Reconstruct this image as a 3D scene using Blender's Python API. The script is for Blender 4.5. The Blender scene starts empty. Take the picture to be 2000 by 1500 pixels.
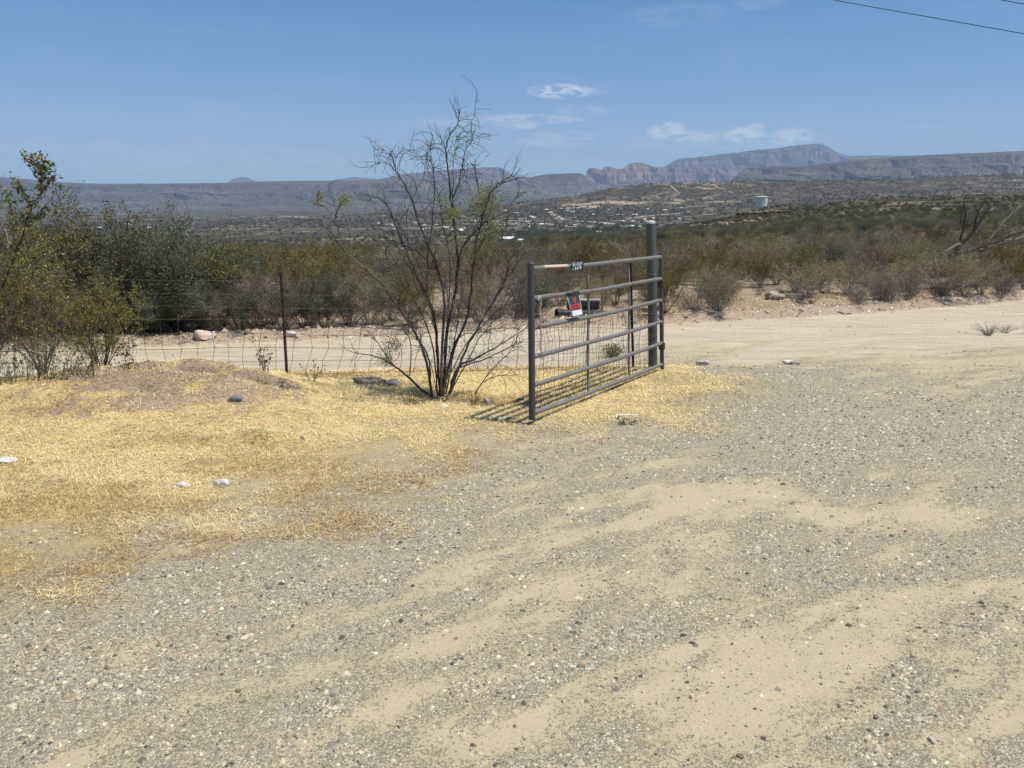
import bpy, math, random
import numpy as np
from mathutils import Vector

# ------------------------------------------------------------------ camera, sky, sun, exposure
SC = bpy.context.scene
COL = SC.collection
PITCH = math.radians(12.95)
CP, SP = math.cos(PITCH), math.sin(PITCH)
CAMZ = 1.70
cam_d = bpy.data.cameras.new('camera')
cam_d.sensor_width = 36.0
cam_d.lens = 27.0
cam_d.clip_start = 0.05
cam_d.clip_end = 90000.0
cam = bpy.data.objects.new('camera', cam_d)
cam.location = (0, 0, CAMZ)
cam.rotation_euler = (math.pi / 2 - PITCH, 0, 0)
COL.objects.link(cam)
SC.camera = cam

SUN = Vector((0.41, -0.14, 1.0)).normalized()
SUN_EL = math.asin(SUN.z)
SUN_ROT = math.atan2(SUN.x, SUN.y)
sun_d = bpy.data.lights.new('sun', 'SUN')
sun_d.energy = 4.6
sun_d.angle = math.radians(0.53)
sun_d.color = (1.0, 0.945, 0.855)
sun = bpy.data.objects.new('sun', sun_d)
sun.rotation_euler = SUN.to_track_quat('Z', 'Y').to_euler()
COL.objects.link(sun)

SC.view_settings.view_transform = 'Standard'
SC.view_settings.look = 'None'
SC.view_settings.exposure = 0.28
SC.view_settings.gamma = 1.0
SC.view_settings.use_curve_mapping = False
SKY_STRENGTH = 0.085
HAZE_DENSITY = 4.0e-5


class NT:
    """small helper for node trees"""
    def __init__(self, tree):
        self.t = tree
        self.n = tree.nodes
        self.l = tree.links

    def new(self, typ, **kw):
        nd = self.n.new(typ)
        for k, v in kw.items():
            setattr(nd, k, v)
        return nd

    def put(self, sock, v):
        if isinstance(v, bpy.types.NodeSocket):
            self.l.new(v, sock)
        elif v is not None:
            if hasattr(sock.default_value, '__len__') and not hasattr(v, '__len__'):
                v = (v, v, v, 1.0)[:len(sock.default_value)]
            elif hasattr(v, '__len__') and len(sock.default_value) == 4 and len(v) == 3:
                v = (*v, 1.0)
            sock.default_value = v

    def math(self, op, a, b=None, c=None, clamp=False):
        nd = self.new('ShaderNodeMath', operation=op, use_clamp=clamp)
        self.put(nd.inputs[0], a)
        if b is not None:
            self.put(nd.inputs[1], b)
        if c is not None:
            self.put(nd.inputs[2], c)
        return nd.outputs[0]

    def mix(self, f, a, b, blend='MIX'):
        nd = self.new('ShaderNodeMix', data_type='RGBA', blend_type=blend)
        self.put(nd.inputs[0], f)
        self.put(nd.inputs[6], a)
        self.put(nd.inputs[7], b)
        return nd.outputs[2]

    def noise(self, vec, scale, detail=4.0, rough=0.55, dist=0.0):
        nd = self.new('ShaderNodeTexNoise')
        self.put(nd.inputs['Vector'], vec)
        nd.inputs['Scale'].default_value = scale
        nd.inputs['Detail'].default_value = detail
        nd.inputs['Roughness'].default_value = rough
        nd.inputs['Distortion'].default_value = dist
        return nd.outputs[0]

    def voro(self, vec, scale, feature='F1', out=0, rnd=1.0):
        nd = self.new('ShaderNodeTexVoronoi', feature=feature)
        self.put(nd.inputs['Vector'], vec)
        nd.inputs['Scale'].default_value = scale
        nd.inputs['Randomness'].default_value = rnd
        return nd.outputs[out]

    def ramp(self, fac, stops, interp='LINEAR'):
        nd = self.new('ShaderNodeValToRGB')
        nd.color_ramp.interpolation = interp
        els = nd.color_ramp.elements
        while len(els) > 1:
            els.remove(els[-1])
        for i, (p, c) in enumerate(stops):
            e = els[0] if i == 0 else els.new(p)
            e.position = p
            if not hasattr(c, '__len__'):
                c = (c, c, c)
            e.color = (*c, 1.0)
        self.put(nd.inputs[0], fac)
        return nd.outputs[0]

    def scalev(self, vec, s):
        nd = self.new('ShaderNodeVectorMath', operation='MULTIPLY')
        self.put(nd.inputs[0], vec)
        nd.inputs[1].default_value = s
        return nd.outputs[0]

    def attr(self, name, out='Fac'):
        nd = self.new('ShaderNodeAttribute', attribute_name=name)
        return nd.outputs[out]


# sky : Nishita with thin fair-weather clouds close to the horizon
world = bpy.data.worlds.new('World')
SC.world = world
world.use_nodes = True
W = NT(world.node_tree)
W.n.clear()
sky = W.new('ShaderNodeTexSky', sky_type='NISHITA')
sky.sun_disc = False
sky.sun_elevation = SUN_EL
sky.sun_rotation = SUN_ROT
sky.altitude = 1000
sky.air_density = 1.15
sky.dust_density = 0.6
sky.ozone_density = 1.9
tc = W.new('ShaderNodeTexCoord')
sx = W.new('ShaderNodeSeparateXYZ')
W.l.new(tc.outputs['Generated'], sx.inputs[0])
az = W.math('ARCTAN2', sx.outputs[0], sx.outputs[1])
el = W.math('ARCSINE', sx.outputs[2])


def px_dir(px, v):
    u, dv = (px - 1000) / 1500.0, (v - 750) / 1500.0
    d = np.array([u, CP - dv * SP, -SP - dv * CP])
    return d


def azel(px, v):
    d = px_dir(px, v)
    return math.atan2(d[0], d[1]), math.atan2(d[2], math.hypot(d[0], d[1]))


cn_vec = W.scalev(tc.outputs['Generated'], (1.0, 1.0, 3.2))
cn = W.noise(cn_vec, 38.0, 7.0, 0.66, 0.6)
cn2 = W.noise(cn_vec, 9.0, 4.0, 0.55, 0.2)
cloud = None
# centre px, centre row, half width, half height, strength
for (px, v, hw, hh, st) in [(1095, 178, 60, 14, .95), (1150, 176, 45, 10, .3), (1030, 232, 90, 9, .62), (900, 241, 110, 9, .28),
                            (1098, 234, 42, 8, .55), (1020, 245, 34, 8, .6), (1138, 217, 50, 14, .25), (1085, 272, 75, 17, .5),
                            (1305, 257, 38, 17, 1.0), (1350, 267, 60, 11, .75), (1455, 263, 42, 15, .95), (1478, 247, 17, 6, .85),
                            (1548, 268, 48, 16, .9), (1420, 275, 230, 22, .25), (330, 310, 420, 30, .3), (160, 301, 60, 12, .3),
                            (560, 306, 60, 12, .3), (760, 330, 420, 22, .2), (1330, 28, 110, 22, .12), (1470, 8, 60, 12, .14),
                            (1810, 245, 50, 6, .2)]:
    a, e = azel(px, v)
    wa = abs(azel(px + hw, v)[0] - a)
    we = abs(azel(px, v + hh)[1] - e)
    da = W.math('DIVIDE', W.math('SUBTRACT', az, a), wa)
    de = W.math('DIVIDE', W.math('SUBTRACT', el, e), we)
    d2 = W.math('ADD', W.math('MULTIPLY', da, da), W.math('MULTIPLY', de, de))
    m = W.math('MULTIPLY', W.math('SUBTRACT', 1.5, d2, clamp=True), st)
    cloud = m if cloud is None else W.math('MAXIMUM', cloud, m)
cmask = W.math('MULTIPLY', cloud, W.ramp(cn, [(0.40, 0.0), (0.53, 1.0)]))
cmask = W.math('MULTIPLY', cmask, 0.80)
# the same thin patches all round the low sky, so it goes on outside the frame
band = W.math('MULTIPLY', W.ramp(el, [(0.0, 0.5), (0.05, 1.0), (0.16, 0.25), (0.4, 0.08)]), W.ramp(cn2, [(0.56, 0.0), (0.78, 1.0)]))
cmask = W.math('MAXIMUM', cmask, W.math('MULTIPLY', band, 0.22))
skycol = W.mix(1.0, sky.outputs[0], (0.455, 0.745, 1.04, 1.0), 'MULTIPLY')
low = W.ramp(el, [(0.0, 0.62), (0.06, 0.50), (0.14, 0.16), (0.26, 0.0)])
skycol = W.mix(low, skycol, (4.3, 5.9, 7.3, 1.0))
skyc = W.mix(cmask, skycol, (7.4, 7.9, 8.8, 1.0))
bg = W.new('ShaderNodeBackground')
W.l.new(skyc, bg.inputs[0])
bg.inputs[1].default_value = SKY_STRENGTH
wo = W.new('ShaderNodeOutputWorld')
W.l.new(bg.outputs[0], wo.inputs[0])

# ------------------------------------------------------------------ numpy helpers
RNG = np.random.default_rng(7)
random.seed(7)
_tab = np.random.default_rng(11).random((256, 256))


def vnoise(x, y):
    xi, yi = np.floor(x).astype(int), np.floor(y).astype(int)
    fx, fy = x - xi, y - yi
    fx = fx * fx * fx * (fx * (fx * 6 - 15) + 10)
    fy = fy * fy * fy * (fy * (fy * 6 - 15) + 10)
    a = _tab[xi & 255, yi & 255]
    b = _tab[(xi + 1) & 255, yi & 255]
    c = _tab[xi & 255, (yi + 1) & 255]
    d = _tab[(xi + 1) & 255, (yi + 1) & 255]
    return (a * (1 - fx) + b * fx) * (1 - fy) + (c * (1 - fx) + d * fx) * fy


def fbm(x, y, octv=5, gain=0.5):
    s, a, n = 0.0, 1.0, 0.0
    for i in range(octv):
        s = s + a * vnoise(x * 2 ** i + 17.3 * i, y * 2 ** i + 5.1 * i)
        n += a
        a *= gain
    return s / n


def sstep(a, b, x):
    t = np.clip((np.asarray(x, float) - a) / (b - a), 0, 1)
    return t * t * (3 - 2 * t)


def slope_of(v):
    dv = (np.asarray(v, float) - 750) / 1500.0
    return (-SP - dv * CP) / (CP - dv * SP)


# ------------------------------------------------------------------ terrain heights
def yfar(x):
    x = np.asarray(x, float)
    return np.where(x < 0, 12.6 + 0.33 * x * (1 + 0.02 * x), 12.6 + 0.2 * x + 0.016 * x * x)


def znear(x, y):
    x = np.asarray(x, float)
    y = np.asarray(y, float)
    z = -0.06 * sstep(3.0, 6.5, y)
    drop = sstep(8.1, 9.9, y + 0.25 * np.clip(-x, -2, 6) * 0.3)
    z = z - 0.24 * drop
    # mound of dug soil beside the fence
    dx = (x + 3.1) / np.where(x < -3.1, 1.65, 1.35)
    dy = (y - 6.9) / np.where(y < 6.9, 1.15, 0.60)
    m = np.exp(-(np.abs(dx) ** 2.4) - (np.abs(dy) ** 2.2))
    z = z + 0.33 * m * (0.9 + 0.25 * fbm(x * 1.7, y * 1.7 + 3, 3))
    m2 = np.exp(-((x + 5.0) / 1.3) ** 2 - ((y - 6.2) / 1.0) ** 2)
    z = z + 0.07 * m2
    # verge berm beyond the road
    yf = yfar(x)
    b = np.exp(-((y - yf - 0.45) / 0.3) ** 2)
    z = z + 0.13 * b * (0.5 + fbm(x * 1.3, y * 1.3, 3))
    z = z + 0.05 * sstep(0, 1.5, y - yf)
    # small relief
    fade = 1 - 0.6 * sstep(9, 11, y)
    z = z + fade * (0.030 * (fbm(x * 0.9 + 9, y * 0.9, 4) - 0.5) + 0.010 * (fbm(x * 7, y * 7, 3) - 0.5))
    # wheel ruts, running with the driveway and along the road
    w_ = -x * 0.612 + y * 0.791 + 0.0125 * (x * 0.791 + y * 0.612) ** 2
    u_ = x * 0.791 + y * 0.612
    drv = (1 - sstep(8.6, 9.8, y)) * sstep(-1.2, 0.4, x * 0.9 + (8 - y) * 0.45)
    z = z + drv * 0.022 * (fbm(u_ * 0.35, w_ * 3.6, 4) - 0.5)
    rd = sstep(9.0, 10.2, y) * (1 - sstep(-0.3, 0.1, y - yfar(x)))
    z = z + rd * 0.050 * (fbm(x * 0.25 + 2, (y - yfar(x)) * 2.6, 4) - 0.5)
    rough = np.clip(m * 2, 0, 1)
    z = z + rough * 0.055 * (fbm(x * 4 + 3, y * 5, 4) - 0.5)
    # scrapes in the mound crest
    for (cx, cy, w, h, dp) in ((-3.95, 6.62, .17, .08, .12), (-2.85, 6.82, .26, .07, .12), (-2.2, 6.70, .25, .06, .09),
                               (-3.5, 6.90, .25, .06, .08), (-1.93, 5.5, .10, .06, .10), (-3.9, 6.1, .2, .06, .07), (-3.1, 6.3, .12, .05, .06)):
        z = z - dp * np.exp(-((x - cx) / w) ** 4 - ((y - cy) / h) ** 2)
        z = z + dp * 0.5 * np.exp(-((x - cx) / (w * 1.2)) ** 4 - ((y - cy - 2.2 * h) / (h * 1.2)) ** 2)
    return z


TX = np.array([-3000, -600, 0, 300, 600, 900, 1100, 1200, 1300, 1500, 1700, 2000, 2600, 5000], float)
TR = np.array([20, 40, 80, 130, 200, 300, 450, 700, 1000, 1600, 2200, 2800, 3400, 4500, 6500, 9500], float)
TV = np.array([
    [560, 560, 560, 560, 560, 560, 560, 560, 559, 557, 553, 548, 545, 545],
    [500, 500, 505, 505, 505, 502, 500, 498, 497, 490, 484, 478, 475, 475],
    [500, 500, 500, 500, 500, 487, 478, 474, 470, 460, 452, 446, 442, 440],
    [525, 525, 525, 525, 520, 495, 470, 462, 455, 438, 428, 420, 415, 412],
    [540, 540, 540, 540, 530, 512, 492, 476, 456, 420, 410, 404, 400, 398],
    [540, 540, 540, 540, 530, 514, 498, 484, 462, 406, 396, 390, 386, 384],
    [535, 535, 535, 530, 520, 505, 492, 480, 466, 424, 388, 381, 376, 374],
    [525, 525, 525, 520, 510, 492, 482, 472, 460, 430, 392, 380, 373, 370],
    [510, 510, 510, 505, 495, 480, 470, 463, 454, 430, 400, 386, 378, 374],
    [480, 480, 480, 475, 465, 456, 452, 446, 440, 420, 404, 390, 381, 376],
    [460, 460, 460, 455, 446, 438, 434, 430, 424, 408, 396, 384, 375, 368],
    [450, 450, 448, 442, 432, 424, 416, 408, 400, 386, 378, 366, 358, 350],
    [445, 445, 442, 435, 426, 412, 385, 364, 356, 353, 350, 339, 330, 320],
    [435, 435, 432, 426, 419, 412, 404, 396, 385, 374, 365, 350, 343, 335],
    [425, 425, 421, 417, 413, 409, 405, 400, 394, 384, 374, 360, 350, 342],
    [415, 415, 411, 409, 406, 405, 404, 402, 400, 390, 380, 365, 355, 346]], float)
TS = slope_of(TV)


def zfar(x, y):
    """terrain beyond 20 m"""
    x = np.asarray(x, float)
    y = np.maximum(np.asarray(y, float), 1.0)
    px = 1000 + 1500 * (x / y) * 1.015
    lr = np.log(np.clip(y, 20, 9500))
    LR = np.log(TR)
    j = np.clip(np.searchsorted(LR, lr) - 1, 0, len(TR) - 2)
    f = (lr - LR[j]) / (LR[j + 1] - LR[j])
    f = f * f * (3 - 2 * f) * 0.6 + f * 0.4
    i = np.clip(np.searchsorted(TX, px) - 1, 0, len(TX) - 2)
    g = np.clip((px - TX[i]) / (TX[i + 1] - TX[i]), 0, 1)
    g = g * g * (3 - 2 * g) * 0.5 + g * 0.5
    s = (TS[j, i] * (1 - f) + TS[j + 1, i] * f) * (1 - g) + (TS[j, i + 1] * (1 - f) + TS[j + 1, i + 1] * f) * g
    amp = np.interp(np.log10(y), [1.3, 1.7, 2.2, 3.0, 3.5, 4.0], [0, 0.0012, 0.003, 0.003, 0.0026, 0.0016])
    n = fbm(np.log(y) * 9 + 3, x / y * 14 + 7, 6, 0.55) - 0.5
    # ledges on the rocky knoll
    s = s + amp * 2.0 * n
    z = CAMZ + s * y
    k = np.exp(-((px - 1420) / 170.0) ** 2) * sstep(120, 170, y) * (1 - sstep(280, 330, y))
    st = 2.2
    zz = z / st
    fr = zz - np.floor(zz)
    z = z + k * st * 0.35 * (sstep(0.30, 0.55, fr) - fr)
    return z


def zg(x, y):
    x = np.asarray(x, float)
    y = np.asarray(y, float)
    w = sstep(17.5, 24, y)
    return znear(x, y) * (1 - w) + zfar(x, np.maximum(y, 18)) * w


_TT = np.geomspace(1.5, 12000, 900)


def G(px, v, tmin=1.5):
    """where the sight line through a picture point meets the ground"""
    d = px_dir(px, v)
    tt = _TT[_TT >= tmin]
    for _ in range(3):
        below = CAMZ + d[2] * tt < zg(d[0] * tt, d[1] * tt)
        k = int(np.argmax(below)) if below.any() else len(tt) - 1
        tt = np.linspace(tt[max(k - 1, 0)], tt[k], 24)
    q = d * tt[-1]
    return Vector((q[0], q[1], float(zg(q[0], q[1]))))


def P(px, v, y):
    d = px_dir(px, v)
    k = y / d[1]
    return Vector((d[0] * k, y, CAMZ + d[2] * k))


# ------------------------------------------------------------------ mesh builder
class MB:
    def __init__(self):
        self.v, self.f, self.c, self.n = [], [], [], 0

    def add(self, V, F, c=None):
        V = np.asarray(V, float).reshape(-1, 3)
        F = np.asarray(F, int)
        self.v.append(V)
        self.f.append((F + self.n))
        if c is None:
            c = (1, 1, 1)
        c = np.asarray(c, float)
        if c.ndim == 1:
            c = np.tile(c, (len(V), 1))
        self.c.append(c)
        self.n += len(V)
        return self

    def tube(self, pts, rad, sides=6, c=None, cap=True):
        pts = np.asarray([tuple(p) for p in pts], float)
        n = len(pts)
        rad = np.full(n, rad) if np.isscalar(rad) else np.asarray(rad, float)
        T = np.gradient(pts, axis=0)
        T /= np.linalg.norm(T, axis=1)[:, None] + 1e-12
        up = np.array([0, 0, 1.0]) if abs(T[0][2]) < 0.9 else np.array([1.0, 0, 0])
        U = np.cross(T[0], up)
        U /= np.linalg.norm(U)
        rings = []
        a = np.arange(sides) * 2 * math.pi / sides
        for i in range(n):
            U = U - T[i] * np.dot(U, T[i])
            U /= np.linalg.norm(U) + 1e-12
            Vv = np.cross(T[i], U)
            rings.append(pts[i] + rad[i] * (np.cos(a)[:, None] * U + np.sin(a)[:, None] * Vv))
        V = np.vstack(rings)
        F = []
        for i in range(n - 1):
            for k in range(sides):
                k2 = (k + 1) % sides
                F.append((i * sides + k, i * sides + k2, (i + 1) * sides + k2, (i + 1) * sides + k))
        self.add(V, F, c)
        if cap and sides >= 4:
            for ring, flip in ((rings[0], True), (rings[-1], False)):
                vv = np.vstack([ring, ring.mean(0)])
                ff = [(k, (k + 1) % sides, sides) if not flip else ((k + 1) % sides, k, sides) for k in range(sides)]
                self.add(vv, [(a_, b_, c_, c_) for a_, b_, c_ in ff], c)
        return self

    def box(self, cx, cy, cz, sx_, sy_, sz_, c=None, M=None, bevel=0.0):
        p = np.array([(i, j, k) for i in (-.5, .5) for j in (-.5, .5) for k in (-.5, .5)]) * (sx_, sy_, sz_)
        if M is not None:
            p = p @ np.asarray(M, float)
        p = p + (cx, cy, cz)
        F = [(0, 1, 3, 2), (4, 6, 7, 5), (0, 4, 5, 1), (2, 3, 7, 6), (0, 2, 6, 4), (1, 5, 7, 3)]
        return self.add(p, F, c)

    def mesh(self, name, smooth=False):
        V = np.vstack(self.v)
        C = np.vstack(self.c)
        me = bpy.data.meshes.new(name)
        quads = [f for f in self.f if f.shape[1] == 4]
        tris = [f for f in self.f if f.shape[1] == 3]
        loops, starts, totals = [], [], []
        s = 0
        if quads:
            Q = np.vstack(quads)
            dg = Q[:, 2] == Q[:, 3]
            if dg.any():
                tris.append(Q[dg][:, :3])
                Q = Q[~dg]
            if len(Q):
                loops.append(Q.ravel())
                starts.append(np.arange(len(Q)) * 4)
                s = len(Q) * 4
        if tris:
            Tt = np.vstack(tris)
            loops.append(Tt.ravel())
            starts.append(s + np.arange(len(Tt)) * 3)
        L = np.concatenate(loops)
        S = np.concatenate(starts)
        me.vertices.add(len(V))
        me.vertices.foreach_set('co', V.astype(np.float32).ravel())
        me.loops.add(len(L))
        me.loops.foreach_set('vertex_index', L.astype(np.int32))
        me.polygons.add(len(S))
        me.polygons.foreach_set('loop_start', S.astype(np.int32))
        me.update(calc_edges=True)
        if smooth:
            me.polygons.foreach_set('use_smooth', np.ones(len(S), bool))
        ca = me.color_attributes.new('Col', 'FLOAT_COLOR', 'POINT')
        ca.data.foreach_set('color', np.hstack([C, np.ones((len(C), 1))]).astype(np.float32).ravel())
        return me

    def build(self, name, mat, parent=None, smooth=False, **props):
        me = self.mesh(name, smooth)
        me.materials.append(mat)
        return link(name, me, parent, **props)


def link(name, data, parent=None, **props):
    o = bpy.data.objects.new(name, data)
    COL.objects.link(o)
    if parent is not None:
        o.parent = parent
    for k, v in props.items():
        if v is not None:
            o[k] = v
    return o


def empty(name, loc, label, category, group=None, rz=0.0):
    o = bpy.data.objects.new(name, None)
    COL.objects.link(o)
    o.location = loc
    o.rotation_euler = (0, 0, rz)
    o.empty_display_size = 0.1
    o['label'] = label
    o['category'] = category
    if group:
        o['group'] = group
    return o


def grid_mesh(name, X, Y, Z, attrs=None):
    """X,Y,Z : (n,m) arrays -> quad sheet, smooth"""
    n, m = X.shape
    V = np.stack([X, Y, Z], -1).reshape(-1, 3)
    idx = np.arange(n * m).reshape(n, m)
    Q = np.stack([idx[:-1, :-1], idx[:-1, 1:], idx[1:, 1:], idx[1:, :-1]], -1).reshape(-1, 4)
    me = bpy.data.meshes.new(name)
    me.vertices.add(len(V))
    me.vertices.foreach_set('co', V.astype(np.float32).ravel())
    me.loops.add(Q.size)
    me.loops.foreach_set('vertex_index', Q.ravel().astype(np.int32))
    me.polygons.add(len(Q))
    me.polygons.foreach_set('loop_start', (np.arange(len(Q)) * 4).astype(np.int32))
    me.update(calc_edges=True)
    me.polygons.foreach_set('use_smooth', np.ones(len(Q), bool))
    for k, a in (attrs or {}).items():
        at = me.attributes.new(k, 'FLOAT', 'POINT')
        at.data.foreach_set('value', a.astype(np.float32).ravel())
    return me


# ------------------------------------------------------------------ materials
def material(name, fn):
    m = bpy.data.materials.new(name)
    m.use_nodes = True
    N = NT(m.node_tree)
    N.n.clear()
    out = N.new('ShaderNodeOutputMaterial')
    fn(N, out)
    return m


def bsdf(N, out, col, rough=0.8, metal=0.0, spec=0.3, normal=None):
    b = N.new('ShaderNodeBsdfPrincipled')
    N.put(b.inputs['Base Color'], col)
    N.put(b.inputs['Roughness'], rough)
    N.put(b.inputs['Metallic'], metal)
    b.inputs['Specular IOR Level'].default_value = spec
    if normal is not None:
        N.l.new(normal, b.inputs['Normal'])
    N.l.new(b.outputs[0], out.inputs[0])
    return b


def bump(N, h, strength, dist):
    b = N.new('ShaderNodeBump')
    b.inputs['Strength'].default_value = strength
    b.inputs['Distance'].default_value = dist
    N.put(b.inputs['Height'], h)
    return b.outputs[0]


def pos(N):
    return N.new('ShaderNodeNewGeometry').outputs['Position']


def mat_ground(N, out):
    p = pos(N)
    straw, grav, road, soil = N.attr('straw'), N.attr('gravel'), N.attr('road'), N.attr('soil')
    nf = N.noise(p, 55.0, 5.0, 0.7)
    nm = N.noise(p, 6.0, 5.0, 0.6)
    nl = N.noise(p, 1.1, 4.0, 0.55)
    # fine dusty dirt
    dirt = N.mix(nm, (0.33, 0.268, 0.168, 1), (0.50, 0.415, 0.265, 1))
    dirt = N.mix(N.ramp(nf, [(0.35, 0.0), (0.7, 0.55)]), dirt, (0.57, 0.49, 0.34, 1))
    # crushed grey gravel, cell by cell
    cellc = N.new('ShaderNodeTexVoronoi', feature='F1')
    N.l.new(p, cellc.inputs['Vector'])
    cellc.inputs['Scale'].default_value = 115.0
    sep = N.new('ShaderNodeSeparateColor')
    N.l.new(cellc.outputs['Color'], sep.inputs[0])
    g1 = N.ramp(sep.outputs[0], [(0.0, (0.085, 0.078, 0.062)), (0.25, (0.23, 0.21, 0.165)), (0.55, (0.43, 0.385, 0.29)),
                                 (0.8, (0.56, 0.51, 0.39)), (1.0, (0.78, 0.73, 0.58))])
    edge = N.ramp(cellc.outputs['Distance'], [(0.3, 1.0), (0.75, 0.45)])
    g1 = N.mix(1.0, g1, edge, 'MULTIPLY')
    g1 = N.mix(0.36, g1, dirt)
    gf = N.math('ADD', grav, N.math('MULTIPLY', N.math('SUBTRACT', nf, 0.5), 2.4))
    gf = N.math('ADD', gf, N.math('MULTIPLY', N.math('SUBTRACT', nm, 0.5), 0.7))
    gf = N.ramp(gf, [(0.24, 0.0), (0.58, 0.92)])
    col = N.mix(gf, dirt, g1)
    # compacted public road, pale and slightly pink
    rs = N.scalev(p, (0.35, 3.0, 1.0))
    rn = N.noise(rs, 2.6, 7.0, 0.68, 0.6)
    rn = N.ramp(rn, [(0.32, 0.0), (0.68, 1.0)])
    roadc = N.mix(rn, (0.37, 0.308, 0.222, 1), (0.55, 0.475, 0.355, 1))
    spk = N.ramp(N.voro(p, 22.0), [(0.10, 0.45), (0.24, 1.0)])
    roadc = N.mix(1.0, roadc, spk, 'MULTIPLY')
    col = N.mix(N.ramp(N.math('ADD', road, N.math('MULTIPLY', N.math('SUBTRACT', nm, 0.5), 0.5)), [(0.35, 0), (0.65, 1)]), col, roadc)
    # matted dry grass
    sv = N.scalev(p, (1.0, 2.2, 1.0))
    s1 = N.noise(sv, 38.0, 6.0, 0.75, 1.5)
    strawc = N.ramp(s1, [(0.25, (0.30, 0.21, 0.10)), (0.42, (0.58, 0.43, 0.18)), (0.56, (0.80, 0.64, 0.28)), (0.72, (0.90, 0.78, 0.42))])
    strawc = N.mix(N.ramp(nl, [(0.42, 0.0), (0.68, 0.55)]), strawc, (0.40, 0.285, 0.15, 1))
    sf = N.math('ADD', straw, N.math('MULTIPLY', N.math('SUBTRACT', s1, 0.5), 1.3))
    sf = N.math('ADD', sf, N.math('MULTIPLY', N.math('SUBTRACT', nm, 0.5), 0.6))
    sf = N.ramp(sf, [(0.30, 0.0), (0.70, 0.95)])
    col = N.mix(sf, col, strawc)
    # pinkish bare soil of the mound and the verge
    soilc = N.mix(nm, (0.23, 0.165, 0.115, 1), (0.43, 0.325, 0.235, 1))
    soilc = N.mix(N.ramp(N.noise(p, 17.0, 4.0, 0.7), [(0.55, 0), (0.7, 0.7)]), soilc, (0.52, 0.45, 0.36, 1))
    so = N.math('ADD', soil, N.math('MULTIPLY', N.math('SUBTRACT', nm, 0.5), 1.2))
    so = N.ramp(so, [(0.40, 0.0), (0.62, 0.9)])
    col = N.mix(so, col, soilc)
    h = N.math('ADD', N.math('MULTIPLY', nf, 0.6), N.math('MULTIPLY', cellc.outputs['Distance'], N.math('MULTIPLY', gf, -0.9)))
    h = N.math('ADD', h, N.math('MULTIPLY', s1, N.math('MULTIPLY', sf, 1.2)))
    nrm = bump(N, h, 0.8, 0.012)
    bsdf(N, out, col, 0.92, 0, 0.15, nrm)


def mat_hills(N, out):
    p = pos(N)
    # soil with pale patches, shrub cover as dark specks that thin out
    n1 = N.noise(p, 0.012, 5.0, 0.6)
    n2 = N.noise(p, 0.0022, 4.0, 0.6)
    n3 = N.noise(p, 0.09, 4.0, 0.65)
    soilc = N.mix(n3, (0.16, 0.12, 0.08, 1), (0.32, 0.25, 0.17, 1))
    soilc = N.mix(N.ramp(n1, [(0.50, 0.0), (0.72, 0.75)]), soilc, (0.52, 0.43, 0.31, 1))
    v1 = N.voro(p, 0.05)
    v2 = N.voro(p, 0.14)
    cover = N.ramp(n1, [(0.35, 0.80), (0.66, 0.36)])
    sp1 = N.math('LESS_THAN', v1, cover)
    sp2 = N.math('LESS_THAN', v2, N.math('MULTIPLY', cover, 0.8))
    sp = N.math('MAXIMUM', sp1, N.math('MULTIPLY', sp2, 0.75))
    green = N.mix(n3, (0.018, 0.021, 0.013, 1), (0.048, 0.046, 0.028, 1))
    col = N.mix(N.math('MULTIPLY', sp, 0.92), soilc, green)
    wood = N.ramp(n2, [(0.38, 0.15), (0.58, 0.85)])
    col = N.mix(wood, col, N.mix(n3, (0.022, 0.023, 0.016, 1), (0.085, 0.072, 0.050, 1)))
    # near to the camera the soil is brushland litter
    dist = N.new('ShaderNodeVectorMath', operation='LENGTH')
    N.l.new(p, dist.inputs[0])
    near = N.ramp(N.math('DIVIDE', dist.outputs['Value'], 200.0), [(0.35, 1.0), (1.0, 0.0)])
    n4 = N.noise(p, 1.3, 5.0, 0.6)
    n5 = N.noise(p, 12.0, 4.0, 0.6)
    litter = N.mix(n4, (0.13, 0.095, 0.06, 1), (0.26, 0.195, 0.13, 1))
    litter = N.mix(N.ramp(n5, [(0.6, 0), (0.75, 0.6)]), litter, (0.46, 0.39, 0.30, 1))
    col = N.mix(near, col, litter)
    nrm = bump(N, n3, 0.6, 1.5)
    bsdf(N, out, col, 0.95, 0, 0.1, nrm)


def mat_mountain(rock_a, rock_b, green, gscale, gcover, band):
    def fn(N, out):
        p = pos(N)
        n = N.noise(p, 0.0009, 6.0, 0.62)
        bz = N.scalev(p, (0.0004, 0.0004, 0.011))
        strata = N.noise(bz, 1.0, 4.0, 0.7)
        rock = N.mix(N.ramp(strata, [(0.38, 0), (0.62, 1)]), rock_a, rock_b)
        rock = N.mix(N.ramp(N.noise(N.scalev(p, (0.005, 0.005, 0.008)), 1.0, 5.0, 0.65), [(0.45, 0.0), (0.68, 0.5)]), rock, (0.12, 0.085, 0.07, 1))
        geo = N.new('ShaderNodeNewGeometry')
        sz = N.new('ShaderNodeSeparateXYZ')
        N.l.new(geo.outputs['Normal'], sz.inputs[0])
        flat = N.ramp(N.math('ADD', sz.outputs[2], N.math('MULTIPLY', N.math('SUBTRACT', n, 0.5), 1.1)), [(gcover, 0.0), (gcover + 0.22, 1.0)])
        v = N.voro(p, gscale)
        dots = N.ramp(v, [(0.35, 1.0), (0.62, 0.35)])
        col = N.mix(N.math('MULTIPLY', flat, dots), rock, green)
        bsdf(N, out, col, 0.95, 0, 0.1)
    return fn


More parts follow.
